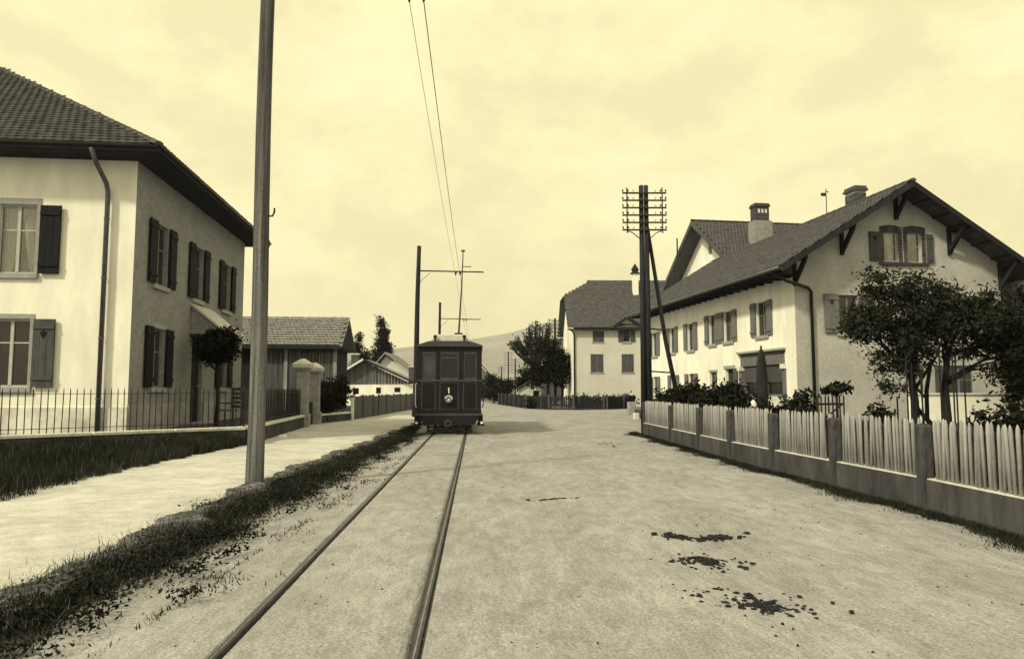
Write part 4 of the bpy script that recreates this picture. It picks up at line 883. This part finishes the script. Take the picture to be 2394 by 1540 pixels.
for i in range(22):
    xa = .1+i*.26; xb = xa+.24; top = lambda x: 3.72-abs(x-2.0)*(.62 if x < 2 else .46)
    if min(top(xa), top(xb)) > 1.93: MB().ext([(xa, -.03-(i % 2)*.01, 1.86), (xb, -.03-(i % 2)*.01, 1.86), (xb, -.03-(i % 2)*.01, top(xb)), (xa, -.03-(i % 2)*.01, top(xa))], (0, .03, 0)).build('gable_board', M_board, BR)
rfb = MB(); rfb.ext([(-1.2, -.6, 1.85), (2.0, -.6, 3.85), (2.0, -.6, 3.95), (-1.2, -.6, 1.95)], (0, 8, 0)); rfb.build('roof', M_tile2, BR)
MB().ext([(2.0, -.6, 3.85), (6.9, -.6, 1.6), (6.9, -.6, 1.7), (2.0, -.6, 3.95)], (0, 8, 0)).build('roof_slope', M_tileL, BR)
for (xa, za_), (xb, zb_) in (((-1.2, 1.9), (2.0, 3.9)), ((2.0, 3.9), (6.9, 1.65))): MB().bar((xa, -.64, za_), (xb, -.64, zb_), .05, .16).build('verge_board', M_coping if xb < 3 else M_soffit, BR)
cb2 = MB().box(.75, 1.35, 1.0, 1.6, 2.9, 4.35).build('chimney', M_brick, BR); MB().box(.69, 1.41, .94, 1.66, 4.35, 4.45).build('cap', M_coping, cb2)
cb3 = MB().box(5.6, 5.95, .6, 1.0, 1.9, 3.3).build('chimney', M_brick, BR); MB().box(5.55, 6.0, .55, 1.05, 3.3, 3.38).build('cap', M_coping, cb3)
BR2 = thing('far_cottage', 'far white walled cottage with long low roof right of the barn', 'house', (-15.0, 75, 0), 0)
MB().box(0, 5.6, 0, 7, 0, 2.2).build('wall', M_white, BR2); MB().ext([(-.6, -.6, 2.2), (2.0, -.6, 5.1), (6.2, -.6, 2.0), (6.2, -.6, 2.15), (2.0, -.6, 5.28), (-.6, -.6, 2.35)], (0, 8, 0)).build('roof', M_tileL, BR2); MB().ext([(0, -.02, 2.2), (2, -.02, 4.9), (5.6, -.02, 2.2)], (0, .1, 0)).build('gable', M_tan2, BR2)
def poplar(label, px, Y, top_py, w, seed, ncl=150):
    x = (px-1196.5)/1700*Y; h = CAM_H+(911-top_py)/1700*Y; r = w/1700*Y/2*1.25; bl = []
    rr = random.Random(seed)
    for i in range(7):
        t = i/6; bl.append(((rr.uniform(-.25, .25)*r, rr.uniform(-.2, .2)*r, h*(.25+.68*t)), (r*(1-.68*t)*.9, r*(1-.6*t)*.9, h*.14)))
    for i in range(3): a = rr.uniform(-1, 1); bl.append(((a*r*.75, 0, h*rr.uniform(.45, .72)), (r*.3, r*.3, h*.16)))
    return tree('poplar_tree', label, 'tree', (x, Y, 0), [(0, 0, 0), (0, 0, h*.3), (0, 0, h*.8)], [.25, .2, .06], bl, ncl, 30, .22, .13, seed, leafm=M_leafp, nlimb=6, group='poplars', shell=.3)
poplar('narrow poplar directly behind the barn chimney', 838, 82, 781, 36, 21, 280); poplar('tallest broad poplar behind the barn roof', 888, 82, 742, 54, 22, 420); poplar('slim small poplar right of the tallest poplar', 911, 86, 806, 22, 23, 120)
def bush(name, label, cat, base, blobs, ncl, per, crad, ls, seed, m=None, group=None):
    T = thing(name, label, cat, base, 0, group)
    cs, pts = clusters(blobs, ncl, per, crad, seed, .3); pts = pts[pts[:, 2] > .0]; link('foliage', fastmesh('foliage', leaf_quads(pts, ls, seed=seed), 4), m or M_leafd, T)
    for i in range(3): e = cs[(i*7) % len(cs)]; MB().tube([(e[0]*.2, e[1]*.2, 0), (e[0]*.6, e[1]*.6, max(.1, e[2]*.6)), tuple(e)], [.02, .015, .006], 5).build('stem', M_bark, T)
    return T
bush('garden_bush', 'dark bush in the garden behind the farther gate pillar', 'bush', (-8.3, 33.0, .3), [((0, 0, .9), (.9, .7, .75)), ((.5, 0, 1.2), (.4, .4, .5))], 90, 26, .16, .09, 31)
bush('far_bush', 'hazy pale bush between shed and barn', 'bush', (-17.5, 80, 0), [((0, 0, 2.5), (2.4, 2, 2.2))], 120, 14, .3, .1, 32, M_leafg)

# ------------------------------------------------------------------ right garden fence
fl = [(5.0, 2.6), (4.95, 4.65), (4.93, 6.7), (4.88, 8.6), (4.72, 10.6), (4.55, 12.6), (4.42, 14.6), (4.36, 16.8), (4.28, 19.4), (4.18, 22.9)]
PKF = thing('picket_fence', 'long picket fence of round-topped poles on a concrete base along the road', 'fence')
pk = MB(); pr = .021; pk.tube([(0, 0, 0), (0, 0, .60), (0, 0, .65), (0, 0, .685)], [pr, pr, pr*.8, pr*.2], 8); pk_me = pk.mesh('picket', True); pk_me.materials.append(M_picket)
for a, b in zip(fl, fl[1:]):
    A_, B_ = Vector((a[0], a[1], 0)), Vector((b[0], b[1], 0)); d = (B_-A_); L = d.length; d.normalize(); nn = Vector((-d.y, d.x, 0))   # nn points to the road (-x)
    MB().bar(A_+V3(0, 0, .16), B_+V3(0, 0, .16), .2, .42).build('base_wall', M_conc, PKF)
    MB().bar(A_+nn*.0+V3(0, 0, .376), B_+V3(0, 0, .376), .17, .012).build('base_top', M_coping, PKF)
    MB().box(-.075, .075, -.075, .075, -.05, 1.0).build('post', M_post, PKF, bevel=.03, loc=A_+nn*.06+V3(0, 0, 0), rot=(0, 0, math.atan2(d.y, d.x)))
    n = int((L-.2)/.076)
    for i in range(n):
        p = A_+d*(.13+(L-.26)*(i+.5)/n)+nn*random.uniform(.01, .03); o = link('picket', pk_me, None, PKF, (p.x, p.y, .383), (random.uniform(-.02, .02), random.uniform(-.035, .035), random.uniform(0, 6)))
        o.scale = (random.uniform(.85, 1.12), random.uniform(.85, 1.12), random.uniform(.97, 1.02))
    for z in (.52, .92): MB().bar(A_-nn*.05+V3(0, 0, z), B_-nn*.05+V3(0, 0, z), .035, .07).build('rail', M_post, PKF)
MB().box(-.085, .085, -.085, .085, -.05, 1.02).build('post', M_post, PKF, bevel=.03, loc=(fl[-1][0], fl[-1][1], 0))
# garden plants behind the fence
tree('fruit_tree', 'dark leafy fruit tree with straight trunk nearest the house gable window', 'tree', (7.66, 13.9, .28), [(0, 0, 0), (.0, 0, .9), (-.02, .05, 1.45)], [.085, .075, .06],
     [((-.25, .1, 2.35), (.95, .8, .75)), ((-.55, 0, 2.95), (.45, .45, .55)), ((.25, .1, 3.0), (.5, .5, .4)), ((-.85, 0, 2.45), (.4, .5, .35)), ((-.15, .1, 1.75), (.62, .6, .4)), ((-.35, -.1, 1.35), (.3, .3, .3)), ((.35, 0, 2.6), (.6, .6, .6))], 235, 62, .10, .040, 51, nlimb=14, limb_r=.035, group='fruit trees behind the picket fence')
T2 = tree('fruit_tree', 'spreading fruit tree with forked leaning trunk at the right edge', 'tree', (8.22, 14.0, .28), [(0, 0, 0), (.10, 0, .55), (.12, .05, 1.2), (.2, .05, 1.8)], [.09, .085, .06, .05],
     [((.5, .1, 2.35), (.95, .8, .62)), ((1.25, .1, 2.15), (.7, .7, .55)), ((.15, .1, 2.75), (.55, .5, .45)), ((1.7, .1, 1.95), (.55, .5, .45)), ((.85, .1, 2.75), (.5, .5, .35)), ((1.05, 0, 1.55), (.2, .2, .16)), ((1.45, 0, 1.6), (.35, .3, .2))], 215, 62, .10, .040, 52, nlimb=12, limb_r=.035, group='fruit trees behind the picket fence')
MB().tube([(.05, 0, .1), (-.22, 0, .48), (-.42, 0, .72), (-.55, .0, .95)], [.06, .05, .04, .035], 7).build('limb', M_bark, T2, smooth=True)
MB().tube([(-.28, 0, .55), (-.27, 0, 1.1), (-.15, 0, 1.7)], [.04, .04, .03], 7).build('limb', M_bark, T2, smooth=True); MB().tube([(-.28, 0, .95), (-.5, 0, 1.2)], .025, 6).build('limb', M_bark, T2); MB().tube([(.14, 0, 1.3), (.6, 0, 1.5), (1.1, 0, 1.55)], [.035, .025, .015], 6).build('limb', M_bark, T2)
stk = [(2090, 1.0, 0, 'shortest'), (2114, 1.7, 0, ''), (2124, 1.6, .02, ''), (2142, 1.5, -.16, ''), (2146, 1.5, 0.03, ''), (2152, 1.45, -.05, ''), (2192, 1.9, .0, ''), (2222, 1.8, 0, ''), (2229, 1.9, 0, ''), (2248, 2.2, 0, 'tallest')]
for i, (px, h, ln, q) in enumerate(stk):
    Y = 13.2+.05*i; o = tag(MB().tube([(0, 0, 0), (ln, 0, h)], .016, 6).build('garden_stake', M_bark, None, loc=((px-1196.5)/1700*Y*1.003, Y, .28)), group='stakes under the fruit trees', cat='stake')
    o['label'] = {'shortest': 'shortest thin garden stake, leftmost under the fruit trees', 'tallest': 'tallest thin garden stake, rightmost under the fruit trees'}.get(q, ['', 'second thin garden stake from the left under the fruit trees', 'third thin garden stake from the left under the fruit trees', 'garden stake leaning left between the upright stakes', 'fifth thin garden stake from the left under the fruit trees', 'slightly leaning stake just right of the straight fruit tree trunk', 'stake in the gap between the two fruit tree trunks', 'stake just right of the forked fruit tree trunk', 'ninth thin garden stake from the left under the fruit trees', ''][i])
hb = [((4.75, 22.4, .3), [((.1, 0, .75), (.5, .7, .55))], 'low dark bush at the foot of the double telegraph pole', 61), ((5.0, 20.8, .3), [((0, 0, .85), (.55, .8, .55)), ((.2, .3, 1.15), (.35, .4, .35))], 'dark bush below the leaning pole strut', 62),
      ((5.25, 19.0, .3), [((0, 0, .75), (.55, .8, .5)), ((.2, .0, 1.0), (.3, .4, .25))], 'rounded dark bush between strut and tall bush', 63), ((5.3, 17.7, .3), [((0, 0, .75), (.5, .6, .5)), ((.05, .1, 1.15), (.27, .3, .38))], 'tallest pointed dark bush behind the picket fence', 64),
      ((5.2, 16.2, .3), [((0, 0, .62), (.5, .8, .42))], 'low dark bush left of the rounded post', 65), ((5.35, 14.9, .25), [((.2, 0, .55), (.4, .6, .32))], 'lowest dark bush at the foot of the rounded post', 66)]
for b, bl_, lb, sd in hb: bush('garden_bush', lb, 'bush', b, [((c[0], c[1], c[2]*.86), (q[0], q[1], q[2]*.85)) for c, q in bl_], 90, 26, .12, .07, sd, group='dark bushes behind the picket fence')
CP = thing('rounded_post', 'tall dark bullet shaped wooden post before the shop front', 'post', (5.45, 15.9, .25))
MB().lathe([(.115, 0), (.118, .9), (.112, 1.45), (.10, 1.72), (.075, 1.9), (.045, 2.0), (.015, 2.05)], (0, 0, 0), 16).build('shaft', M_poled, CP, smooth=True); MB().lathe([(.022, 2.04), (.026, 2.08), (.012, 2.12)], (0, 0, 0), 8).build('finial', M_iron, CP)
PS = thing('pale_stone', 'small pale upright stone left of the rounded post', 'stone', (5.15, 15.6, .25)); MB().lathe([(.10, 0), (.11, .5), (.09, .78), (.05, .9), (.01, .94)], (0, 0, 0), 10).build('block', M_coping, PS, smooth=True)
tree('young_tree', 'young standard tree with flat leafy top and thin stem before the gable', 'tree', (9.0, 20.2, .3), [(0, 0, 0), (0, 0, .6), (0, 0, .95)], [.018, .016, .014], [((-.08, 0, 1.08), (.32, .3, .12)), ((.15, 0, 1.18), (.22, .2, .12))], 30, 9, .07, .09, 71, nlimb=4, limb_r=.01)
bush('garden_plant', 'broad leaved garden plant before the corner of the gabled house', 'plant', (7.2, 18.3, .3), [((0, 0, .7), (.38, .3, .4))], 40, 9, .09, .11, 72, M_leaf)
bush('garden_plant', 'small leafy plant between the slatted gate and white wall', 'plant', (10.6, 21.0, .3), [((0, 0, .4), (.35, .3, .3))], 30, 9, .09, .08, 73, M_leaf)
bush('garden_bush', 'low mounded bush behind the pickets under the fruit tree at right', 'bush', (8.6, 12.5, .25), [((0, 0, .45), (1.0, .6, .42)), ((.9, .2, .4), (.7, .5, .35))], 140, 22, .1, .06, 74, M_leafd)
bush('climbing_plant', 'dark climbing plant on the lean-to at the right edge', 'plant', (16.5, 23.6, .3), [((0, 0, 2.8), (1.0, .5, 1.6)), ((.3, 0, 1.2), (.9, .5, 1.2)), ], 200, 24, .2, .10, 75, M_leafd)

# ------------------------------------------------------------------ far right garden and background
FF = thing('garden_fence', 'low dark paling fence round the garden of the half-hipped house', 'fence')
fp = [(-1.3, 71), (.2, 61), (1.07, 55.2), (2.6, 52.0), (4.3, 51.2), (6.8, 52.4), (9.4, 55.9)]
bv = []; bf_ = []
for a, b in zip(fp, fp[1:]):
    L = math.hypot(b[0]-a[0], b[1]-a[1]); n = int(L/.14)
    for i in range(n):
        t = (i+.5)/n; x, y = a[0]+(b[0]-a[0])*t, a[1]+(b[1]-a[1])*t; h = .98+random.uniform(-.08, .05); w = random.uniform(.04, .055); k0 = len(bv)
        bv += [(x-w, y-.01, 0), (x+w, y-.01, 0), (x+w, y+.02, 0), (x-w, y+.02, 0), (x-w, y-.01, h), (x+w, y-.01, h), (x+w, y+.02, h), (x-w, y+.02, h)]
        bf_ += [tuple(k0+j for j in q) for q in ((4, 5, 6, 7), (0, 1, 5, 4), (1, 2, 6, 5), (2, 3, 7, 6), (3, 0, 4, 7))]
    for z in (.35, .8): MB().bar((a[0], a[1]+.05, z), (b[0], b[1]+.05, z), .04, .08).build('rail', M_boardd, FF)
    for i in range(int(L/2.5)+1): t = i*2.5/L; MB().box(a[0]+(b[0]-a[0])*t-.07, a[0]+(b[0]-a[0])*t+.07, a[1]+(b[1]-a[1])*t-.08, a[1]+(b[1]-a[1])*t-.012, 0, 1.08).build('post', M_board, FF)
me = bpy.data.meshes.new('palings'); me.from_pydata(bv, [], bf_); link('palings', me, M_boardd, FF)['kind'] = 'stuff'
for i, (x, y, w_, h_, lb) in enumerate([(2.0, 54.2, .9, .55, 'low garden shrub behind the left bend of the paling fence'), (5.6, 53.6, 1.6, .62, 'low garden shrub before the downpipe of the tan house'), (8.2, 55.6, 1.4, .7, 'low garden shrub left of the double telegraph pole')]):
    bush('garden_shrub', lb, 'shrub', (x, y, 0), [((0, 0, h_*.7), (w_, .6, h_*.7))], 70, 18, .2, .12, 81+i, M_leafd, 'shrubs in the far garden')
tree('dark_tree', 'big dense dark tree in front of the far house beside the tan house', 'tree', (3.0, 60.5, 0), [(0, 0, 0), (0, 0, 1.2), (0, 0, 2.2)], [.16, .14, .12], [((0, 0, 3.1), (1.7, 1.3, 1.5)), ((.3, 0, 4.6), (1.2, 1.0, 1.1)), ((-.9, 0, 2.4), (1.1, 1.0, .9)), ((1.0, 0, 3.2), (.9, 1.0, 1.4))], 190, 30, .2, .12, 91, leafm=M_leafd, nlimb=6, shell=.3)
tree('dark_tree', 'smaller dark bushy tree standing left over the little hut', 'tree', (1.35, 63.5, 0), [(0, 0, 0), (0, 0, .8), (0, 0, 1.6)], [.13, .11, .1], [((0, 0, 2.4), (1.0, 1.0, 1.2)), ((.5, 0, 3.6), (.6, .6, .8)), ((-.35, 0, 1.8), (.8, .8, .8))], 120, 28, .18, .11, 92, leafm=M_leafd, nlimb=5, shell=.3)
tree('dark_tree', 'dark low tree touching the left edge of the tan house', 'tree', (4.3, 61.5, 0), [(0, 0, 0), (-.1, 0, .8), (0, 0, 1.5)], [.10, .09, .08], [((0, 0, 2.7), (.8, 1.0, 1.2)), ((.1, 0, 4.0), (.7, .7, .8))], 95, 28, .18, .11, 93, leafm=M_leafd, nlimb=5, shell=.3)
# pollard with bare upright shoots
PL = thing('pollard_tree', 'pale half bare pollard tree with upright shoots behind the dark trees', 'tree', (2.9, 78, 0))
MB().tube([(0, 0, 0), (-.2, 0, 3), (-.6, 0, 4.6)], [.3, .25, .2], 8).build('trunk', M_bark, PL, smooth=True)
rr = random.Random(5); shoots = []
for i in range(64):
    a = rr.uniform(-2.9, 1.8); z0_ = rr.uniform(4.2, 5.4); tip = (a*1.05-.3, rr.uniform(-.8, .8), 6.2+3.3*rr.random()*(1-.25*abs(a-.6)))
    MB().tube([(-.5+.3*a, 0, z0_), (a*.8-.3, tip[1]*.5, z0_+(tip[2]-z0_)*.5), tip], [.11, .07, .03], 5).build('limb', M_bark, PL)
    for t in np.linspace(.25, 1, 34): shoots.append((-.5+.3*a+(tip[0]+.5-.3*a)*t+rr.gauss(0, .12), tip[1]*t+rr.gauss(0, .12), z0_+(tip[2]-z0_)*t+rr.gauss(0, .12)))
link('crown', fastmesh('crown', leaf_quads(np.array(shoots), .17, seed=6), 4), M_leafg, PL)
# far house behind the dark trees with white barred windows
FH = thing('far_house', 'far dark house with barred white windows behind the dark trees', 'house', (2.2, 88, 0)); f4 = Fr((0, 0, 0), (1, 0, 0), (0, -1, 0))
wins = [(1.2, 1.9, 4.4, 5.9), (2.5, 3.2, 3.9, 5.9)]
wall(FH, 'front_wall', f4, [(0, 0), (7, 0), (7, 6.3), (0, 6.3)], wins, M_shutm)
for w_ in wins: window(FH, f4, *w_, cols=3, bars=(.2, .4, .6, .8), fm=M_wpaint, pm=M_glassf, sub=False, sill=False)
MB().ext([(-.4, -.5, 6.2), (-.4, 4, 7.7), (-.4, 8.5, 6.2), (-.4, 8.5, 6.35), (-.4, 4, 7.9), (-.4, -.5, 6.35)], (8, 0, 0)).build('roof', M_tile2, FH); MB().box(0, .1, .1, 8, 0, 6.3).build('side_wall', M_tan2, FH)
fc = MB().box(5.2, 5.7, 2, 2.5, 6.5, 8.3).build('chimney', M_wpaint, FH); MB().box(5.1, 5.8, 1.9, 2.6, 8.3, 8.4).build('cap', M_soffit, fc)
HT = thing('garden_hut', 'tiny pale hut with sloping roof and dark doorway left of the dark trees', 'hut', (.55, 61.8, 0))
h4 = Fr((0, 0, 0), (1, 0, 0), (0, -1, 0)); wall(HT, 'wall', h4, [(0, 0), (2.0, 0), (2.0, 1.55), (1.0, 2.05), (0, 1.4)], [(1.25, 1.75, .1, 1.35)], M_tan2); h4.box(MB(), 1.25, 1.75, -.2, -.17, .1, 1.35).build('door', M_dark, HT)
MB().box(0, .05, .05, 1.6, 0, 1.4).build('side_wall', M_white, HT); MB().ext([(-.35, -.25, 1.32), (1.0, -.25, 2.12), (2.3, -.25, 1.45), (2.3, -.25, 1.53), (1.0, -.25, 2.22), (-.35, -.25, 1.42)], (0, 2.1, 0)).build('roof', M_tile2, HT)
FB = thing('far_barn', 'far grey barn with steep gable showing right of the tram', 'barn', (-4.6, 105, 0)); 
MB().box(0, 1.55, .1, 6, 0, 3.2).build('side_wall', M_tan2, FB); MB().ext([(-6.5, 0, 0), (1.55, 0, 0), (1.55, 0, 3.2), (-.6, 0, 5.6), (-6.5, 0, 5.6)], (0, .1, 0)).build('gable_wall', M_shutl, FB)
MB().ext([(-.6, -.4, 5.6), (2.1, -.4, 2.6), (2.1, -.4, 2.9), (-.6, -.4, 5.9)], (0, 7, 0)).build('roof', M_soffit, FB); MB().bar((-.55, -.45, 5.62), (.9, -.45, 4.0), .05, .12).build('verge_board', M_coping, FB)
for i, (x, y, r, h, lb, mm) in enumerate([(-2.9, 96, 1.5, 3.4, 'far grey green tree right of the grey barn', M_leafp), (-.9, 88, 1.3, 2.7, 'far low tree below the tiny telegraph poles', M_leafd), (-3.6, 92, 1.3, 1.6, 'far low bush at the bend of the road', M_leafp), (-1.3, 76, 1.4, 1.5, 'dark bush behind the paling fence at the road bend', M_leafd)]):
    tree('far_tree', lb, 'tree', (x, y, 0), [(0, 0, 0), (0, 0, h*.4)], [.12, .08], [((0, 0, h*.6), (r, r, h*.4)), ((.3, 0, h*.75), (r*.6, r*.6, h*.28))], 130, 20, .22, .14, 95+i, leafm=mm, nlimb=3, group='trees far down the road', shell=.3)
GS = thing('guard_stone', 'pale squared guard stone standing left of the double telegraph pole', 'stone', (6.7, 41.5, 0), .1); MB().box(-.12, .30, -.2, .2, -.05, .72).build('shaft', M_stone, GS, bevel=.03); MB().box(-.2, .4, -.25, .25, -.05, .1).build('base', M_stone, GS, bevel=.02)
GS2 = thing('guard_stone', 'low white stone block at the foot of the double telegraph pole', 'stone', (5.75, 34, 0), .2); MB().box(-.1, .14, -.12, .12, -.05, .33).build('shaft', M_coping, GS2, bevel=.03); MB().box(-.14, .18, -.16, .16, -.05, .05).build('base', M_stone, GS2, bevel=.01)

# ------------------------------------------------------------------ grass, weeds, dung (stuff)
def blades(n, fx, hmin, hmax, w, seed, lean=.4):
    r = np.random.default_rng(seed); P = fx(r, n); n = len(P); a = r.random(n)*2*PI; h = hmin+(hmax-hmin)*r.random(n)**1.3
    dx = np.stack([np.cos(a), np.sin(a), np.zeros(n)], 1)*w*(.7+.6*r.random(n))[:, None]
    b = r.random(n)*2*PI; ln = lean*h*r.random(n); tip = P+np.stack([np.cos(b)*ln, np.sin(b)*ln, h], 1)
    return np.stack([P-dx, P+dx, tip], 1)
def in_frame_pts(P):
    fw = P[:, 1]*_c+(P[:, 2]-CAM_H)*_s; return P[(fw > .5) & (np.abs(P[:, 0])/np.maximum(fw, .1) < .78)]
def bank_pts(r, n):
    t = r.random(n); y = 6+11.6*r.random(n); xl = np.interp(y, [p[1] for p in bl], [p[0] for p in bl]); xw = np.interp(y, [p[1] for p in bw_], [p[0] for p in bw_])
    x = xl+(xw-xl)*t+.06*np.sin(y*5)+.05*np.sin(y*13); z = .03+.16*np.minimum(1, t*4)
    return in_frame_pts(np.stack([x, y, z], 1))
tag(link('bank_grass', fastmesh('bank_grass', np.concatenate([blades(150000, bank_pts, .05, .26, .006, 101, .7), blades(5000, bank_pts, .15, .42, .006, 102, .5)]), 3), M_grass), 'tall dark grass covering the bank below the low wall', 'grass', kind='stuff')
tag(link('dry_stalks', fastmesh('dry_stalks', blades(6000, bank_pts, .1, .3, .005, 131, .8), 3), M_grass2), 'pale dry stalks standing among the dark bank grass', 'grass', kind='stuff')
def noise1(y, s): return np.sin(y*1.9+s)*.5+np.sin(y*4.3+2*s)*.3+np.sin(y*9.7+3*s)*.2
def verge_pts(r, n, k=1.0):
    y = 2.6+24*r.random(n)**1.25; c0 = np.interp(y, [3, 4.2, 5.6, 7.2, 9, 13.5, 20, 27], [-3.3, -3.05, -3.06, -3.1, -3.2, -3.25, -3.25, -3.55])
    hw = np.interp(y, [3, 6, 12, 20, 27], [.50, .44, .46, .34, .22])*(1+.28*noise1(y, 1.0)); x = c0+hw*np.clip(r.normal(size=len(y))*.42, -1.35, 1.6)*k
    P = np.stack([x, y, np.full(len(y), .035)], 1); return in_frame_pts(P)
vb = np.concatenate([blades(110000, verge_pts, .02, .08, .004, 103, 1.1), blades(8000, verge_pts, .06, .15, .005, 104, .9)])
def lumps(r, n):
    out = []; 
    for _ in range(420):
        y = 3+20*r.random()**1.2; c0 = np.interp(y, [3, 5.6, 9, 13.5, 20, 27], [-3.05, -2.8, -2.95, -3.05, -3.1, -3.5]); x = c0+.05+r.normal()*.24
        m_ = int(30+60*r.random()); out.append(np.stack([x+r.normal(size=m_)*.07, y+r.normal(size=m_)*.10, np.abs(r.normal(size=m_))*.035+.04], 1))
    return in_frame_pts(np.concatenate(out))
r_ = np.random.default_rng(105); lp = lumps(r_, 0)
tag(link('verge_grass', fastmesh('verge_grass', vb, 3), M_grass), 'ragged dark grass strip between the path and the rails', 'grass', kind='stuff')
tag(link('verge_straw', fastmesh('verge_straw', blades(9000, verge_pts, .02, .10, .004, 132, 1.4), 3), M_grass2), 'pale dry blades mixed into the grass strip by the rails', 'grass', kind='stuff')
tag(link('verge_weeds', fastmesh('verge_weeds', leaf_quads(lp, .019, flat=.4, seed=106), 4), M_leafd), 'flat leafy weeds spread through the grass strip by the rails', 'weeds', kind='stuff')
def sparse(r, n):
    y = 3.2+18*r.random(n)**1.2; x = np.interp(y, [3, 9, 20], [-2.2, -2.35, -2.7])+r.normal(size=n)*.22; q = noise1(y*1.7, 3.)+noise1(x*6, 1.); k = q > .35
    return in_frame_pts(np.stack([x, y, np.zeros(n)], 1)[k])
tag(link('sparse_weeds', fastmesh('sparse_weeds', blades(9000, sparse, .01, .05, .006, 107, 1.2), 3), M_grass), 'thin scattered weeds on the gravel beside the left rail', 'weeds', kind='stuff')
def foot(r, n):
    y = 3+21*r.random(n); x = np.interp(y, [p[1] for p in fl], [p[0] for p in fl])-.12-np.abs(r.normal(size=n))*.13*(1+.7*noise1(y, 2.)); return np.stack([x, y, np.zeros(n)], 1)
tag(link('wall_weeds', fastmesh('wall_weeds', np.concatenate([blades(60000, foot, .01, .07, .005, 108, 1.3)]), 3), M_grass), 'dark weeds along the foot of the picket fence base', 'weeds', kind='stuff')
def gard(r, n):
    y = 5+18*r.random(n); x = np.interp(y, [p[1] for p in fl], [p[0] for p in fl])+.25+4.5*r.random(n)**1.5; return np.stack([x, y, np.full(n, .29)], 1)
tag(link('garden_grass', fastmesh('garden_grass', blades(36000, gard, .15, .55, .008, 109, .4), 3), M_grass), 'tall dark grass in the garden behind the pickets', 'grass', kind='stuff')
# dung: clods in small heaps, every heap a thing
def clods(label, px_list, seed, spread, n):
    r = random.Random(seed); x0_, y0_ = px_list; T = MB()
    for i in range(n):
        a = x0_+r.gauss(0, spread[0]); b = y0_+r.gauss(0, spread[1]); s = r.uniform(.006, .019)*(1.4 if i < n*.35 else .8); nn = 7
        fl_ = r.uniform(.35, 1.0); pr_ = [(s*1.0, -.006), (s*1.15, s*.25*fl_), (s*.85, s*.6*fl_), (s*.3, s*.8*fl_)]
        vs0 = len(T.v); T.lathe(pr_, (a, b, rz_(a, b)), nn)
        for k in range(vs0, len(T.v)): v = T.v[k]; T.v[k] = (v[0]+r.uniform(-.4, .4)*s, v[1]+r.uniform(-.4, .4)*s, v[2]+r.uniform(-.1, .1)*s)
    return tag(T.build('horse_dung', M_dung), label, 'dung', 'dung heaps on the road', 'stuff')
clods('dark dung scattered in a wide row, farthest of the three patches', (1.80, 7.20), 1, (.19, .06), 190); clods('dark dung clods in the middle of the three patches', (1.63, 6.15), 2, (.15, .12), 170); clods('dark dung heap nearest the camera on the road', (1.72, 4.88), 3, (.12, .07), 170)
clods('few loose dark clods around the nearest dung heap', (1.60, 5.05), 4, (.26, .2), 60); clods('thin dark streak of dirt on the road before the tram', (.52, 9.55), 5, (.13, .02), 40); clods('faint scattered specks on the road near the telegraph pole', (2.35, 18.8), 6, (.28, .45), 30)
r = np.random.default_rng(120); n = 2600; Y_ = 2.8+20*r.random(n)**1.6; X_ = -2.4+7.2*r.random(n); pb = np.stack([X_, Y_, np.zeros(n)], 1); pb[:, 2] = [rz_(a, b) for a, b in zip(X_, Y_)]
sz = .004+.010*r.random(n)**3; tet = []
for p, s in zip(pb, sz):
    q = [p+s*np.array(o)*(.7+.6*r.random()) for o in ((-1, -.6, -.2), (1, -.7, -.2), (.1, 1, -.2), (0, .1, .7))]; tet += [[q[0], q[1], q[3]], [q[1], q[2], q[3]], [q[2], q[0], q[3]]]
h_ = len(tet)//6*3
tag(link('loose_stones', fastmesh('loose_stones', np.array(tet[:h_]), 3), M_stone), 'loose pale small stones scattered over the gravel road', 'gravel', kind='stuff')
tag(link('dirt_specks', fastmesh('dirt_specks', np.array(tet[h_:]), 3), M_dung), 'dark specks of dirt scattered over the gravel road', 'dirt', kind='stuff')

# ------------------------------------------------------------------ haze
hm = bpy.data.materials.new('haze_air'); hm.use_nodes = True; t = hm.node_tree; t.nodes.clear(); o_ = t.nodes.new('ShaderNodeOutputMaterial'); pv = t.nodes.new('ShaderNodeVolumePrincipled')
pv.inputs['Color'].default_value = (.97, .97, .97, 1); pv.inputs['Density'].default_value = .00016; pv.inputs['Anisotropy'].default_value = .2; t.links.new(pv.outputs[0], o_.inputs['Volume'])
tag(MB().box(-2900, 2900, -190, 3400, -1.1, 340).build('haze', hm), kind='stuff')
